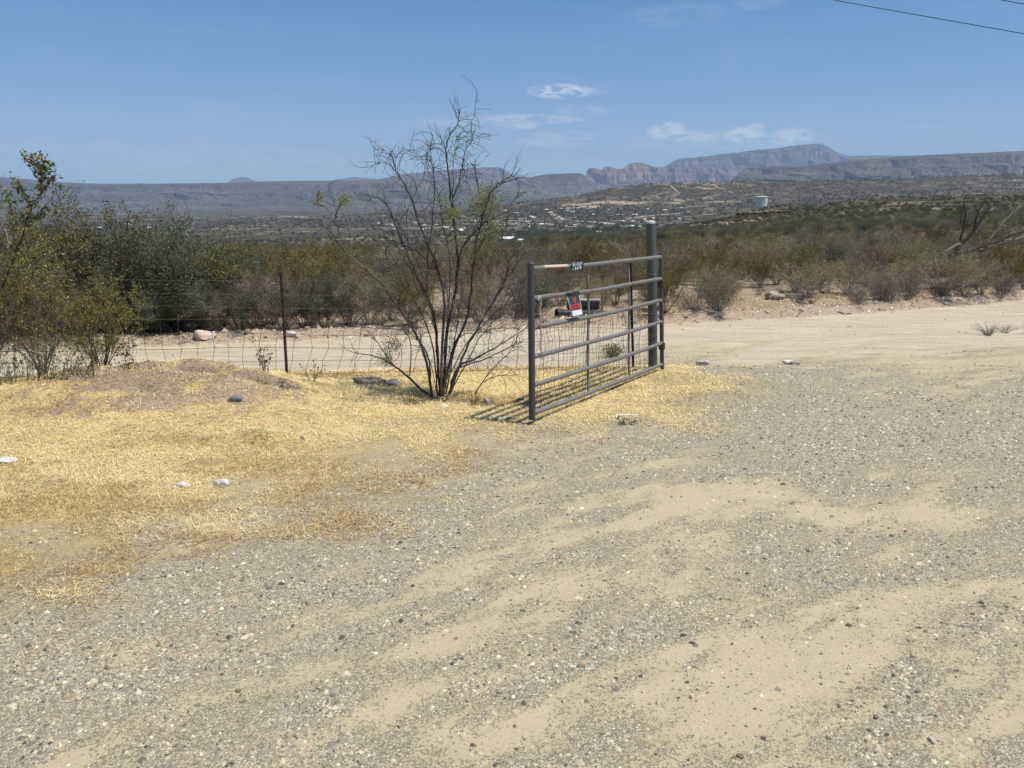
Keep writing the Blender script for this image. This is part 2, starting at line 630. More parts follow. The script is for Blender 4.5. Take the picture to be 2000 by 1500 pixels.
def mat_leaf(N, out):
    c = N.attr('Col', 'Color')
    oi = N.new('ShaderNodeObjectInfo')
    hs = N.new('ShaderNodeHueSaturation')
    N.l.new(N.math('ADD', N.math('MULTIPLY', oi.outputs['Random'], 0.05), 0.475), hs.inputs['Hue'])
    N.l.new(N.math('ADD', N.math('MULTIPLY', oi.outputs['Random'], 0.5), 0.75), hs.inputs['Value'])
    N.l.new(c, hs.inputs['Color'])
    d = N.new('ShaderNodeBsdfPrincipled')
    N.l.new(hs.outputs[0], d.inputs['Base Color'])
    d.inputs['Roughness'].default_value = 0.55
    d.inputs['Specular IOR Level'].default_value = 0.25
    t = N.new('ShaderNodeBsdfTranslucent')
    N.l.new(hs.outputs[0], t.inputs[0])
    m = N.new('ShaderNodeMixShader')
    m.inputs[0].default_value = 0.28
    N.l.new(d.outputs[0], m.inputs[1])
    N.l.new(t.outputs[0], m.inputs[2])
    N.l.new(m.outputs[0], out.inputs[0])


def mat_vcol(rough=0.85, spec=0.2, nscale=30.0, namt=0.5):
    def fn(N, out):
        tcn = N.new('ShaderNodeTexCoord').outputs['Object']
        c = N.attr('Col', 'Color')
        n = N.noise(tcn, nscale, 4.0, 0.65)
        k = N.ramp(n, [(0.2, 1.0 - namt), (0.8, 1.0 + namt * 0.2)])
        bsdf(N, out, N.mix(1.0, c, k, 'MULTIPLY'), rough, 0, spec, bump(N, n, 0.4, 0.004))
    return fn


def mat_galv(base, rust_amt=0.0):
    def fn(N, out):
        tcn = N.new('ShaderNodeTexCoord').outputs['Object']
        n = N.noise(tcn, 9.0, 5.0, 0.7)
        n2 = N.noise(tcn, 60.0, 3.0, 0.6)
        c = N.mix(n, tuple(b * 0.72 for b in base) + (1,), tuple(b * 1.22 for b in base) + (1,))
        r = N.ramp(N.math('ADD', N.noise(tcn, 3.2, 5.0, 0.7), N.math('MULTIPLY', n2, 0.15)), [(0.66 - rust_amt, 0.0), (0.70 - rust_amt, 0.8)])
        c = N.mix(r, c, (0.20, 0.075, 0.035, 1))
        bsdf(N, out, c, N.ramp(n, [(0, 0.55), (1, 0.75)]), 0.25, 0.35, bump(N, n2, 0.15, 0.001))
    return fn


M = {}
M['ground'] = material('ground_soil', mat_ground)
M['hills'] = material('brushland', mat_hills)
M['mesa'] = material('mesa_scrub', mat_mountain((0.10, 0.08, 0.06, 1), (0.25, 0.20, 0.155, 1), (0.024, 0.029, 0.022, 1), 0.03, 0.36, 0))
M['redrock'] = material('red_rock', mat_mountain((0.21, 0.095, 0.07, 1), (0.34, 0.23, 0.18, 1), (0.055, 0.055, 0.038, 1), 0.03, 0.55, 0))
M['grey_rock'] = material('grey_rock', mat_mountain((0.10, 0.078, 0.07, 1), (0.24, 0.20, 0.175, 1), (0.032, 0.036, 0.028, 1), 0.03, 0.44, 0))
M['leaf'] = material('leaf', mat_leaf)
M['bark'] = material('bark', mat_vcol(0.9, 0.15, 25.0, 0.5))
M['stone'] = material('stone', mat_vcol(0.85, 0.25, 40.0, 0.35))
M['straw'] = material('straw', mat_vcol(0.75, 0.2, 5.0, 0.1))
M['paint'] = material('weathered_paint', mat_vcol(0.55, 0.35, 15.0, 0.15))
M['gate_tube'] = material('gate_tube_grey', mat_galv((0.185, 0.182, 0.168), -0.03))
M['gate_end'] = material('gate_end_dark', mat_galv((0.075, 0.076, 0.077), -0.05))
M['post_steel'] = material('post_steel', mat_galv((0.098, 0.108, 0.100), -0.06))
M['rust'] = material('rusty_steel', mat_vcol(0.8, 0.25, 30.0, 0.5))
M['wire'] = material('fence_wire', mat_vcol(0.6, 0.4, 12.0, 0.4))
M['chain'] = material('chain_zinc', mat_galv((0.42, 0.43, 0.43), -0.2))
M['wall'] = material('wall_paint', mat_vcol(0.8, 0.2, 0.8, 0.12))

# ------------------------------------------------------------------ the ground
# boundary of the dry grass, walked round as picture points on the ground
SB = [(-250, 1200), (0, 1140), (150, 1120), (300, 1075), (480, 1015), (640, 950), (800, 892), (950, 858), (1080, 838), (1200, 815), (1290, 790),
      (1345, 760), (1385, 735), (1375, 722), (1300, 716)]
poly = [(-9.0, 1.8)] + [tuple(G(*q)[:2]) for q in SB] + [(1.7, 9.0), (0.0, 9.25), (-3.0, 8.9), (-6.0, 8.3), (-12, 7.8)]
poly = np.array(poly)


def poly_sd(x, y, poly):
    """signed distance, positive inside"""
    n = len(poly)
    d = np.full(x.shape, 1e9)
    inside = np.zeros(x.shape, bool)
    for i in range(n):
        ax, ay = poly[i]
        bx, by = poly[(i + 1) % n]
        ex, ey = bx - ax, by - ay
        t = np.clip(((x - ax) * ex + (y - ay) * ey) / (ex * ex + ey * ey), 0, 1)
        d = np.minimum(d, np.hypot(x - ax - t * ex, y - ay - t * ey))
        cond = ((ay > y) != (by > y)) & (x < (bx - ax) * (y - ay) / ((by - ay) if by != ay else 1e-9) + ax)
        inside ^= cond
    return np.where(inside, d, -d)


def masks(x, y):
    sd = poly_sd(x, y, poly)
    n = fbm(x * 1.2, y * 1.2, 5) - 0.5
    lowf = fbm(x * 0.55 + 31, y * 0.55, 3)
    wide = 0.40 + 0.08 * np.clip(y - 3, 0, 6) + 0.35 * sstep(1.5, -1.5, x)
    straw = 0.5 + (sd + n * 1.5) / (2 * wide * 1.6)
    straw = np.clip(straw, 0, 1.0) * (0.62 + 0.55 * fbm(x * 1.9 + 8, y * 2.6, 4))
    straw = straw * (0.80 + 0.20 * sstep(3.6, 5.6, y + 0.2 * x))
    # frayed straw drifts on the near left
    # driveway gravel in long drifts following the wheel tracks
    a = math.atan2(2.4, 3.1)
    u = x * math.cos(a) + y * math.sin(a)
    w = -x * math.sin(a) + y * math.cos(a)
    w = w + 0.05 * u * u * 0.25
    g = 0.42 + 0.70 * (fbm(u * 0.7 + 4, w * 2.3 + 2, 4) - 0.5) + 1.75 * (fbm(u * 2.0, w * 5.6, 5, 0.65) - 0.5)

    def blob(px, v, rx, ry, amt):
        c = G(px, v)
        return amt * np.exp(-((x - c.x) / rx) ** 2 - ((y - c.y) / ry) ** 2)
    g = g + blob(1850, 860, 1.5, 1.3, .55) + blob(1550, 790, 1.3, 1.0, .4) + blob(1450, 740, 1.0, .8, .3) + blob(1380, 850, .9, .7, .2)
    g = g + blob(200, 1200, .8, .5, .3) + blob(300, 1400, .6, .3, .3) + blob(640, 1120, .6, .4, .3) + blob(750, 1000, .8, .5, .25)
    g = g + blob(1150, 1200, .4, .25, .2) + blob(1880, 1440, .35, .2, .3) + blob(1550, 1470, .3, .15, .2)
    g = g - blob(900, 1230, .28, .14, .4) - blob(1420, 960, .6, .2, .25) - blob(1000, 1130, .7, .15, .25) - blob(1450, 1320, .35, .2, .3)
    g = g - blob(1700, 1010, .8, .2, .3) - blob(1250, 1400, .4, .2, .25) - blob(900, 1440, .3, .12, .3) - blob(1700, 1250, .5, .25, .25)
    rr_, th_ = np.hypot(x - 9.5, y - 4.5), np.arctan2(y - 4.5, x - 9.5)
    arc = fbm(rr_ * 1.9, th_ * 1.3 + 9, 5, 0.6) - 0.5
    wa_ = sstep(0.5, 3.0, x) * (1 - sstep(9, 13, x))
    stx = (fbm(x * 0.5 + 3, y * 2.4, 5, 0.6) - 0.5) * (1 - wa_) + arc * wa_
    g = g * (1 - 0.85 * sstep(7.6, 11.6, y + 1.5 * n + 6.0 * stx - 0.10 * x))
    yf = yfar(x)
    yn = np.where(x < 1.5, np.maximum(8.45, np.minimum(9.5, yf - 2.7)), 9.0)
    road = sstep(yn - 0.25, yn + 0.35, y + 0.4 * n) * (1 - sstep(yf - 0.12, yf + 0.1, y + 0.15 * n))
    road = np.where(x > 1.0, sstep(8.2, 12.0, y - 0.10 * x + 6.5 * stx + n) * (1 - sstep(yf - 0.12, yf + 0.1, y + 0.15 * n)), road)
    soil = sstep(yf - 0.1, yf + 0.15, y + 0.12 * n) * 0.75
    dx, dy = (x + 3.2) / 1.55, (y - 6.55) / 0.85
    md = np.exp(-dx ** 2 - dy ** 2)
    soil = np.maximum(soil, 0.90 * md * (0.36 + 1.15 * fbm(x * 2.1, y * 3.1 + 5, 3)))
    soil = np.maximum(soil, 0.5 * np.exp(-((x + 4.0) / .5) ** 2 - ((y - 5.2) / .3) ** 2))
    vg = sstep(0.7, 1.3, y - yf) * (0.40 + 0.35 * (lowf - 0.5))
    straw = np.maximum(straw * (1 - road), vg)
    return straw, np.clip(g, 0, 1), np.clip(road, 0, 1), np.clip(soil, 0, 1)


td = np.linspace(-0.80, 0.80, 460)
te = np.concatenate([-np.geomspace(8, 0.83, 26), td, np.geomspace(0.83, 8, 26)])
yy = np.concatenate([[-60, -20, -8, -3, -0.5, 0.5], np.geomspace(1.0, 23.0, 430)])
TT, YY = np.meshgrid(te, yy)
XX = TT * np.where(YY < 1.0, 1.0 + (1.0 - YY) * 1.0, YY)
ZZ = zg(XX, np.maximum(YY, 0.6))
st_, gr_, ro_, so_ = masks(XX, YY)
gm = grid_mesh('ground', XX, YY, ZZ, {'straw': st_, 'gravel': gr_, 'road': ro_, 'soil': so_})
gm.materials.append(M['ground'])
link('ground', gm, kind='structure')

te2 = np.concatenate([-np.geomspace(3.5, 0.84, 16), np.linspace(-0.82, 0.82, 560), np.geomspace(0.84, 3.5, 16)])
y2 = np.geomspace(22.6, 160, 110)
y3 = np.geomspace(160, 9500, 330)
for nm_, ya in (('hillside', y2), ('valley', y3)):
    T2, Y2 = np.meshgrid(te2, ya)
    me_ = grid_mesh(nm_, T2 * Y2, Y2, zg(T2 * Y2, Y2) - (0.0 if nm_ == 'valley' else 0.004))
    me_.materials.append(M['hills'])
    link(nm_, me_, kind='structure')


# ------------------------------------------------------------------ distant mountains
def mountain(name, crest, base_v, dist, mat, depth=0.10, prof=None, gully=0.0, n=420, rows=46, seed=0, crag=0.0, fade_ends=True):
    crest = np.array(crest, float)
    px = np.linspace(crest[0, 0], crest[-1, 0], n)
    cv = np.interp(px, crest[:, 0], crest[:, 1])
    jag = (fbm(px * 0.11 + seed * 7.7, px * 0 + seed, 4, 0.6) - 0.5)
    cv = cv + jag * (1.2 + crag)
    t = (px - 1000) / 1500.0 / 1.03
    sc = slope_of(cv)
    sb = slope_of(base_v) if np.isscalar(base_v) else slope_of(np.interp(px, [b[0] for b in base_v], [b[1] for b in base_v]))
    prof = prof or [(0, 0), (1, 1)]
    kk = np.concatenate([np.linspace(0, 1, rows), np.linspace(1.12, 2.0, 8)])
    Pk = np.array(prof, float)
    T_, K_ = np.meshgrid(t, kk)
    h = np.interp(np.minimum(K_, 1), Pk[:, 0], Pk[:, 1])
    h = np.where(K_ > 1, 1 - 0.55 * np.maximum(K_ - 1, 0) ** 1.2, h)
    span = depth * dist
    Yk = dist - span * (1 - K_)
    width = span
    gl = np.abs(fbm(T_ * dist / (span * 0.62) + seed * 3.1 + K_ * 0.6, K_ * 1.3 + seed, 6, 0.6) - 0.5) * 2
    front = np.clip(np.sin(np.clip(K_, 0, 1) * math.pi), 0, 1) ** 0.7
    Yk = Yk + gully * span * (gl - 0.4) * front
    hc = (sc * dist)[None, :]
    hb = (sb * dist * (1 - depth))[None, :] if not np.isscalar(sb) else sb * dist * (1 - depth)
    z = CAMZ + hb + (hc - hb) * h
    amp = (hc - hb) * 0.10
    z = z + amp * 1.3 * (fbm(T_ * dist / (span * 0.25) + 9 * seed, K_ * 5, 6, 0.62) - 0.5) * front
    if fade_ends:
        e = np.minimum(sstep(0, 0.04, (px - px[0]) / (px[-1] - px[0])), 1)
    # skirt below
    X_ = T_ * Yk
    X_ = np.vstack([X_[:1] * 0.985, X_])
    Yk = np.vstack([Yk[:1] * 0.985, Yk])
    z = np.vstack([z[:1] - 220, z])
    me = grid_mesh(name, X_, Yk, z)
    me.materials.append(mat)
    return link(name, me, kind='structure')


MESAP = [(0, 0), (.35, .28), (.5, .36), (.56, .52), (.75, .66), (.80, .86), (1, 1)]
CLIFFP = [(0, 0), (.35, .22), (.45, .30), (.50, .62), (.62, .68), (.68, .93), (1, 1)]
mountain('left_mesa', [(-1100, 340), (-600, 348), (0, 345), (60, 350), (105, 355), (170, 358), (250, 360), (330, 358.5), (445, 357), (520, 354), (600, 353),
                       (700, 352), (790, 351), (860, 353), (950, 357), (1020, 363), (1080, 374), (1150, 386)], 412, 11500, M['mesa'], 0.16, MESAP, 0.35, 620, 60, 1)
mountain('far_plateau', [(-1200, 352), (-100, 356), (200, 359), (290, 358), (300, 361), (700, 362), (1200, 372)], 372, 24000, M['mesa'], 0.05, MESAP, 0.2, 200, 20, 9)
mountain('distant_butte', [(425, 362), (444, 357), (455, 351), (466, 347), (476, 345), (487, 347), (497, 352), (508, 357), (525, 362)], 366, 21000, M['grey_rock'], 0.03, None, 0.2, 80, 20, 2)
mountain('distant_ridge', [(640, 356), (662, 351), (680, 347), (692, 345.5), (712, 347), (735, 349), (770, 354)], 360, 21000, M['grey_rock'], 0.03, None, 0.2, 90, 20, 3)
mountain('central_mesa', [(735, 352), (770, 343), (810, 338), (860, 333), (900, 330), (935, 327.5), (965, 326.5), (980, 328), (992, 335), (1003, 343), (1025, 346), (1045, 350), (1075, 362)],
         375, 17000, M['grey_rock'], 0.07, CLIFFP, 0.35, 300, 50, 4)
mountain('dark_butte', [(960, 372), (1000, 362), (1022, 352), (1045, 344), (1070, 340), (1100, 338.5), (1130, 338), (1140, 341), (1150, 350), (1170, 362), (1200, 374), (1240, 384)],
         398, 12800, M['mesa'], 0.10, [(0, 0), (.5, .42), (.75, .72), (.82, .93), (1, 1)], 0.3, 260, 46, 5)
mountain('red_cliffs', [(1143, 352), (1146, 331), (1150, 328.5), (1160, 328), (1168, 332), (1174, 333), (1181, 326), (1190, 325.5), (1203, 330), (1213, 330), (1222, 324), (1231, 319), (1240, 316.5),
                        (1250, 317.5), (1262, 322), (1275, 325), (1290, 326), (1312, 327), (1350, 326), (1400, 328), (1460, 335), (1520, 345)], 366, 15500, M['redrock'], 0.05, CLIFFP, 0.55, 420, 60, 6, 1.5)
mountain('long_mountain', [(1262, 338), (1285, 330), (1297, 325), (1312, 315), (1325, 310), (1345, 308), (1375, 305), (1400, 301), (1440, 297), (1475, 292), (1510, 289), (1545, 284.5), (1575, 281), (1597, 281),
                           (1610, 287), (1622, 294), (1640, 301), (1655, 305), (1700, 314), (1760, 330)], 362, 18500, M['grey_rock'], 0.08, [(0, 0), (.3, .3), (.36, .5), (.5, .58), (.56, .8), (1, 1)], 0.6, 520, 60, 7, 1.2)
mountain('far_right_mesa', [(1600, 312), (1650, 304.5), (1700, 303), (1770, 304), (1900, 303), (2100, 300), (2900, 292)], 340, 21000, M['mesa'], 0.04, MESAP, 0.2, 200, 24, 8)
mountain('right_ridge', [(1405, 362), (1430, 350), (1447, 334), (1457, 326), (1500, 325.5), (1560, 324.5), (1600, 321), (1650, 314), (1700, 309.5), (1750, 305.5), (1800, 302.5), (1900, 298.5), (2000, 294),
                         (2200, 289), (2900, 284)], [(1400, 366), (2000, 366), (2900, 366)], 9800, M['mesa'], 0.13, MESAP, 0.4, 520, 56, 10)

# ------------------------------------------------------------------ haze
hz = MB()
hx0, hx1, hy0, hy1, hz0, hz1 = -32000, 32000, -3000, 27500, -420, 1750
hv = np.array([(x, y, z) for x in (hx0, hx1) for y in (hy0, hy1) for z in (hz0, hz1)], float)
hz.add(hv, [(0, 1, 3, 2), (4, 6, 7, 5), (0, 4, 5, 1), (2, 3, 7, 6), (0, 2, 6, 4), (1, 5, 7, 3)])


def mat_haze(N, out):
    v = N.new('ShaderNodeVolumePrincipled')
    v.inputs['Color'].default_value = (0.54, 0.73, 1.0, 1)
    v.inputs['Density'].default_value = HAZE_DENSITY
    v.inputs['Anisotropy'].default_value = 0.0
    N.l.new(v.outputs[0], out.inputs['Volume'])


hz.build('haze', material('haze', mat_haze), kind='stuff')
# ------------------------------------------------------------------ the steel gate
GA = P(1042, 806, 6.18)           # bottom rail, latch end
GB = P(1293, 711, 8.38)           # bottom rail, hinge end
GAT, GBT = P(1040, 525, 6.18), P(1291, 501, 8.38)
gdir = (GB - GA)
glen = math.hypot(gdir.x, gdir.y)
gh = Vector((gdir.x / glen, gdir.y / glen, 0))
gn = Vector((gh.y, -gh.x, 0))                    # horizontal, towards the camera side
gate0 = Vector((GA.x, GA.y, float(zg(GA.x, GA.y))))


def gp(k, h):
    """point on the gate plane: k along (0 latch end .. 1 hinge end), h up (0 bottom rail .. 1 top rail)"""
    a = GA.lerp(GAT, h)
    b = GB.lerp(GBT, h)
    return a.lerp(b, k) - gate0


gate = empty('farm_gate', gate0, 'grey six rail tubular steel farm gate swung open across the dry grass', 'gate')
GREY = (0.9, 0.9, 0.9)
for i in range(6):
    h = i / 5
    m = MB()
    pts = []
    for k in np.linspace(0.0, 1.0, 15):
        p = gp(k, h)
        p.z -= 0.012 * math.sin(k * math.pi) + (0.003 * math.sin(k * 9 + i))
        pts.append(p)
    m.tube(pts, 0.0200, 12, GREY)
    o = m.build('rail', M['gate_tube'], gate, True)
m = MB()
a0 = gp(0, 0)
base = gp(0, -0.05)
m.tube([gp(-0.008, -0.045), gp(-0.008, 0.5), gp(-0.009, 1.035)], 0.028, 14, GREY)
m.build('end_tube', M['gate_end'], gate, True)
m = MB()
m.tube([gp(-0.009, 1.034), gp(-0.009, 1.046)], [0.030, 0.023], 14, GREY)
m.build('end_cap', M['gate_end'], gate, True)
m = MB()
m.tube([gp(1.0, -0.05), gp(1.0, 0.5), gp(1.0, 1.03)], 0.023, 12, GREY)
m.build('end_tube', M['gate_end'], gate, True)
for k in (0.375, 0.707):
    m = MB()
    pts = [gp(k, t) - gn * (0.024 + 0.006 * math.sin(t * 7)) for t in np.linspace(0.0, 0.985, 9)]
    W2 = 0.014
    for j in range(len(pts) - 1):
        a, b = pts[j], pts[j + 1]
        q = []
        for c in (a, b):
            for du, dn in ((-W2, -.006), (W2, -.006), (W2, .006), (-W2, .006)):
                q.append(c + gh * du + gn * dn)
        m.add([tuple(v) for v in q], [(0, 1, 5, 4), (1, 2, 6, 5), (2, 3, 7, 6), (3, 0, 4, 7)], GREY)
    m.build('brace', M['gate_tube'], gate)
# bare wire hung on the lower half of the gate
m = MB()
rw = np.random.default_rng(5)
nk, nh = 42, 9
wob = rw.normal(0, 1, (nk, nh))
JK, JH = rw.normal(0, .0035, (nk, nh)), rw.normal(0, .008, (nk, nh))


def wp(i, j):
    k = 0.01 + 0.965 * i / (nk - 1) + JK[i, j] + 0.006 * math.sin(j * 1.3 + i * .21)
    h = 0.02 + 0.585 * j / (nh - 1) + JH[i, j] + 0.012 * math.sin(i * .45)
    return gp(k, h) - gn * (0.030 + 0.006 * wob[i, j])


for i in range(nk):
    m.tube([wp(i, j) for j in range(nh)], 0.0017, 3, (0.09, 0.065, 0.05))
for j in range(nh):
    m.tube([wp(i, j) for i in range(nk)], 0.0017, 3, (0.09, 0.065, 0.05))
m.build('wire_mesh', M['wire'], gate)
# orange-brown bare patches on two rails
for (k0, k1, h, nm) in ((0.075, 0.195, 1.0, 'rust_patch'), (0.012, 0.075, 0.6, 'rust_patch')):
    m = MB()
    pts = []
    for k in np.linspace(k0, k1, 6):
        p = gp(k, h)
        p.z -= 0.012 * math.sin(k * math.pi) + (0.003 * math.sin(k * 9 + round(h * 5)))
        pts.append(p)
    n_ = 7
    V = []
    for p in pts:
        for q in range(n_):
            a = math.radians(-105 + q * 19)
            V.append(tuple(p + (gn * math.cos(a) + Vector((0, 0, 1)) * math.sin(a)) * 0.0211))
    F = [(i * n_ + q, (i + 1) * n_ + q, (i + 1) * n_ + q + 1, i * n_ + q + 1) for i in range(5) for q in range(n_ - 1)]
    m.add(V, F, (0.30, 0.115, 0.06))
    m.build(nm, M['rust'], gate, True)
# worn cream paint above the rust
m = MB()
V = []
for k in np.linspace(0.06, 0.21, 6):
    p = gp(k, 1.0)
    p.z -= 0.012 * math.sin(k * math.pi) + (0.003 * math.sin(k * 9 + 5))
    for q in range(6):
        a = math.radians(10 + q * 17)
        V.append(tuple(p + (gn * math.cos(a) + Vector((0, 0, 1)) * math.sin(a)) * 0.0212))
m.add(V, [(i * 6 + q, (i + 1) * 6 + q, (i + 1) * 6 + q + 1, i * 6 + q + 1) for i in range(5) for q in range(5)], (0.50, 0.46, 0.36))
m.build('worn_paint', M['paint'], gate, True)


def quad_on(m, o, u, v, x0, y0, x1, y1, d, c, n, th=0.0):
    """flat print lying d proud of the plane o + x u + y v"""
    q = [o + u * a + v * b + n * d for a, b in ((x0, y0), (x1, y0), (x1, y1), (x0, y1))]
    m.add([tuple(p) for p in q], [(0, 1, 2, 3)], c)


# maker's tag on the top rail : dark plate with pale check marks
tg0 = gp(0.225, 1.0)
tu = (gp(0.335, 1.0) - gp(0.225, 1.0)).normalized()
tv = Vector((0, 0, 1))
m = MB()
th = 0.004
L, H2 = 0.215, 0.036
c8 = []
for dn in (0.026, 0.031):
    for a, b in ((0, -0.052), (L, -0.047), (L, 0.030), (0, 0.026)):
        c8.append(tuple(tg0 + tu * a + tv * b + gn * dn))
m.add(c8, [(0, 1, 2, 3), (4, 5, 6, 7), (0, 1, 5, 4), (1, 2, 6, 5), (2, 3, 7, 6), (3, 0, 4, 7)], (0.022, 0.026, 0.032))
tag_o = m.build('tag_plate', M['paint'], gate)
m = MB()
for (a, b, c, d, col) in ((.012, -.010, .060, .016, (.33, .40, .46)), (.070, -.008, .088, .012, (.30, .36, .42)), (.10, -.006, .118, .022, (.62, .66, .70)),
                          (.140, -.004, .155, .024, (.62, .66, .70)), (.168, .000, .182, .022, (.5, .55, .6)), (.055, -.042, .080, -.018, (.62, .66, .70)),
                          (.098, -.040, .118, -.016, (.62, .66, .70)), (.140, -.036, .168, -.010, (.62, .66, .70)), (.012, -.044, .026, -.024, (.4, .45, .5)),
                          (.030, -.020, .050, -.016, (.2, .25, .3)), (.118, -.014, .140, -.008, (.45, .5, .55))):
    quad_on(m, tg0, tu, tv, a, b, c, d, 0.0322, col, gn)
m.build('tag_print', M['paint'], tag_o)

# chain looped at the latch end
ch = empty('chain', gate0 + gp(0.03, 0.78), 'bright silver chain hanging down beside the dark latch end tube of the gate', 'chain')
links = []
cp = []
for s in np.linspace(0, 1, 26):
    cp.append(gp(0.022 + 0.010 * s + 0.002 * math.sin(s * 14), 0.80 - 0.42 * s) + gn * (0.032 + 0.004 * math.sin(s * 22)))
for s in np.linspace(0, 1, 9):
    cp.append(gp(0.002 + 0.024 * s, 0.80 + 0.012 * math.sin(s * 3.1)) + gn * (0.052 - 0.018 * s))
lm = None
for i, c in enumerate(cp):
    nx = cp[i + 1] if i + 1 < len(cp) and i != 25 else cp[i - 1]
    d = (nx - c).normalized()
    side = gn if i % 2 else d.cross(gn).normalized()
    ring = []
    for q in range(9):
        a = q * 2 * math.pi / 8
        ring.append(d * math.cos(a) * 0.0175 + side * math.sin(a) * 0.009)
    m = MB()
    m.tube(ring, 0.0026, 5, (1, 1, 1), cap=False)
    o = m.build('chain_link', M['chain'], ch, True)
    o.location = c - gp(0.03, 0.78)

# warning sign wired to the gate, black and red print over a white box
sg0w = gate0 + gp(0.235, 0.80) + gn * 0.028
sign = empty('warning_sign', sg0w, 'small black and red notice with a white box at its foot, fixed between gate rails', 'sign')
su = (gh * 0.985 + Vector((0, 0, -0.01))).normalized()
sv = (Vector((0, 0, -1)) + gh * 0.24 * 1.0 + gn * 0.12).normalized()
sn = su.cross(sv).normalized()
if sn.dot(gn) < 0:
    sn = -sn
SWID, SHT = 0.205, 0.225
so = -su * (SWID * 0.55) - sv * 0.01
m = MB()
for dn in (0, 0.002):
    pass
c8 = []
for dn in (0.0, 0.003):
    for a, b in ((0, 0), (SWID, 0), (SWID, SHT), (0, SHT)):
        c8.append(tuple(so + su * a + sv * b + sn * dn))
m.add(c8, [(0, 1, 2, 3), (4, 5, 6, 7), (0, 1, 5, 4), (1, 2, 6, 5), (2, 3, 7, 6), (3, 0, 4, 7)], (0.45, 0.50, 0.52))
m.build('sign_plate', M['paint'], sign)
m = MB()
DK, RED, WH = (0.045, 0.055, 0.06), (0.46, 0.085, 0.085), (0.80, 0.82, 0.84)
quad_on(m, so, su, sv, .010, .036, SWID - .010, .112, .0042, DK, sn)
quad_on(m, so, su, sv, .010, .112, SWID - .010, .164, .0042, RED, sn)
quad_on(m, so, su, sv, .010, .164, SWID - .010, SHT - .006, .0042, DK, sn)
quad_on(m, so, su, sv, .018, .168, SWID - .018, SHT - .010, .0056, WH, sn)
# the red figure at the top
fig = [(-.006, .044), (.010, .042), (.026, .050), (.030, .062), (.022, .076), (.018, .088), (.012, .105), (.000, .107), (-.006, .096), (-.020, .090), (-.026, .074), (-.020, .056)]
V = [tuple(so + su * (.100 + a) + sv * b + sn * .0056) for a, b in fig]
cn_ = tuple(so + su * .102 + sv * .078 + sn * .0056)
m.add(V + [cn_], [(i, (i + 1) % len(fig), len(fig)) for i in range(len(fig))], (0.55, 0.07, 0.06))
quad_on(m, so, su, sv, .098, .050, .106, .092, .0066, (.30, .03, .03), sn)
# two rows of worn dark lettering in the red panel
for row, yb in enumerate((.117, .141)):
    xs_ = .030
    for wdt, pat in ((.030, 'E'), (.030, 'O'), (.028, 'H'), (.030, 'E'), (.026, 'L')):
        bars = {'E': ((0, 0, .2, 1), (0, 0, 1, .2), (0, .42, .8, .58), (0, .8, 1, 1)), 'O': ((0, 0, .2, 1), (.8, 0, 1, 1), (0, 0, 1, .2), (0, .8, 1, 1)),
                'H': ((0, 0, .2, 1), (.8, 0, 1, 1), (0, .4, 1, .6)), 'L': ((0, 0, .22, 1), (0, .8, 1, 1))}[pat]
        for (a, b, c, d) in bars:
            quad_on(m, so, su, sv, xs_ + a * wdt * .8, yb + b * .020, xs_ + c * wdt * .8, yb + d * .020, .0056, (.26, .025, .03), sn)
        xs_ += wdt
m.build('sign_print', M['paint'], sign)
m = MB()
c8 = []
for dn in (0.004, 0.011):
    for a, b in ((-.012, -.002), (SWID - .004, -.004), (SWID + .002, .030), (-.006, .032)):
        c8.append(tuple(so + su * a + sv * b + sn * dn))
m.add(c8, [(0, 1, 2, 3), (4, 5, 6, 7), (0, 1, 5, 4), (1, 2, 6, 5), (2, 3, 7, 6), (3, 0, 4, 7)], (0.022, 0.028, 0.032))
m.build('top_clip', M['paint'], sign)

# ------------------------------------------------------------------ hinge post
pb = P(1276, 709, 8.62)
pb.z = float(zg(pb.x, pb.y))
ptp = P(1270.5, 432, 8.62)
post = empty('gate_post', pb, 'thick round grey-green steel post with a shiny cap at the hinge end of the gate', 'post')
rel = ptp - pb
m = MB()
m.tube([Vector((0, 0, -0.05)) - rel * 0.03, rel * 0.5 + Vector((0.004, 0, 0)), rel * 0.985], 0.052, 24, GREY)
m.build('post_tube', M['post_steel'], post, True)
m = MB()
m.tube([rel * 0.983, rel * 0.995, rel * 1.002, rel * 1.006], [0.054, 0.054, 0.042, 0.012], 20, GREY)
m.build('post_cap', M['chain'], post, True)
for hh in (0.22, 0.80):
    m = MB()
    a = rel * (hh * 0.78)
    bb = gate0 + gp(1.0, hh - 0.05) - pb
    pts = [a, a.lerp(bb, .5) + Vector((0, 0, .01)), bb]
    m.tube(pts, 0.011, 8, (0.10, 0.04, 0.03))
    m.tube([bb + Vector((0, 0, -.035)), bb + Vector((0, 0, .035))], 0.036, 12, (0.10, 0.045, 0.03))
    m.build('hinge', M['rust'], post, True)
for hh in (.18, .22, .37, .62, .66):
    m = MB()
    ring = []
    for q in range(17):
        a = q * 2 * math.pi / 16
        ring.append(rel * hh + Vector((math.cos(a) * .055, math.sin(a) * .055, .02 * math.sin(a + hh * 9))))
    m.tube(ring, 0.0028, 4, (0.22, 0.22, 0.22), cap=False)
    m.build('wire_wrap', M['wire'], post)
m = MB()
m.tube([rel * .62 + Vector((.06, 0, 0)), rel * .55 + Vector((.09, -.02, 0)), rel * .45 + Vector((.07, -.05, 0)), rel * .5 + Vector((.12, -.03, 0))], .003, 4, (.2, .2, .2))
m.build('loose_wire', M['wire'], post)

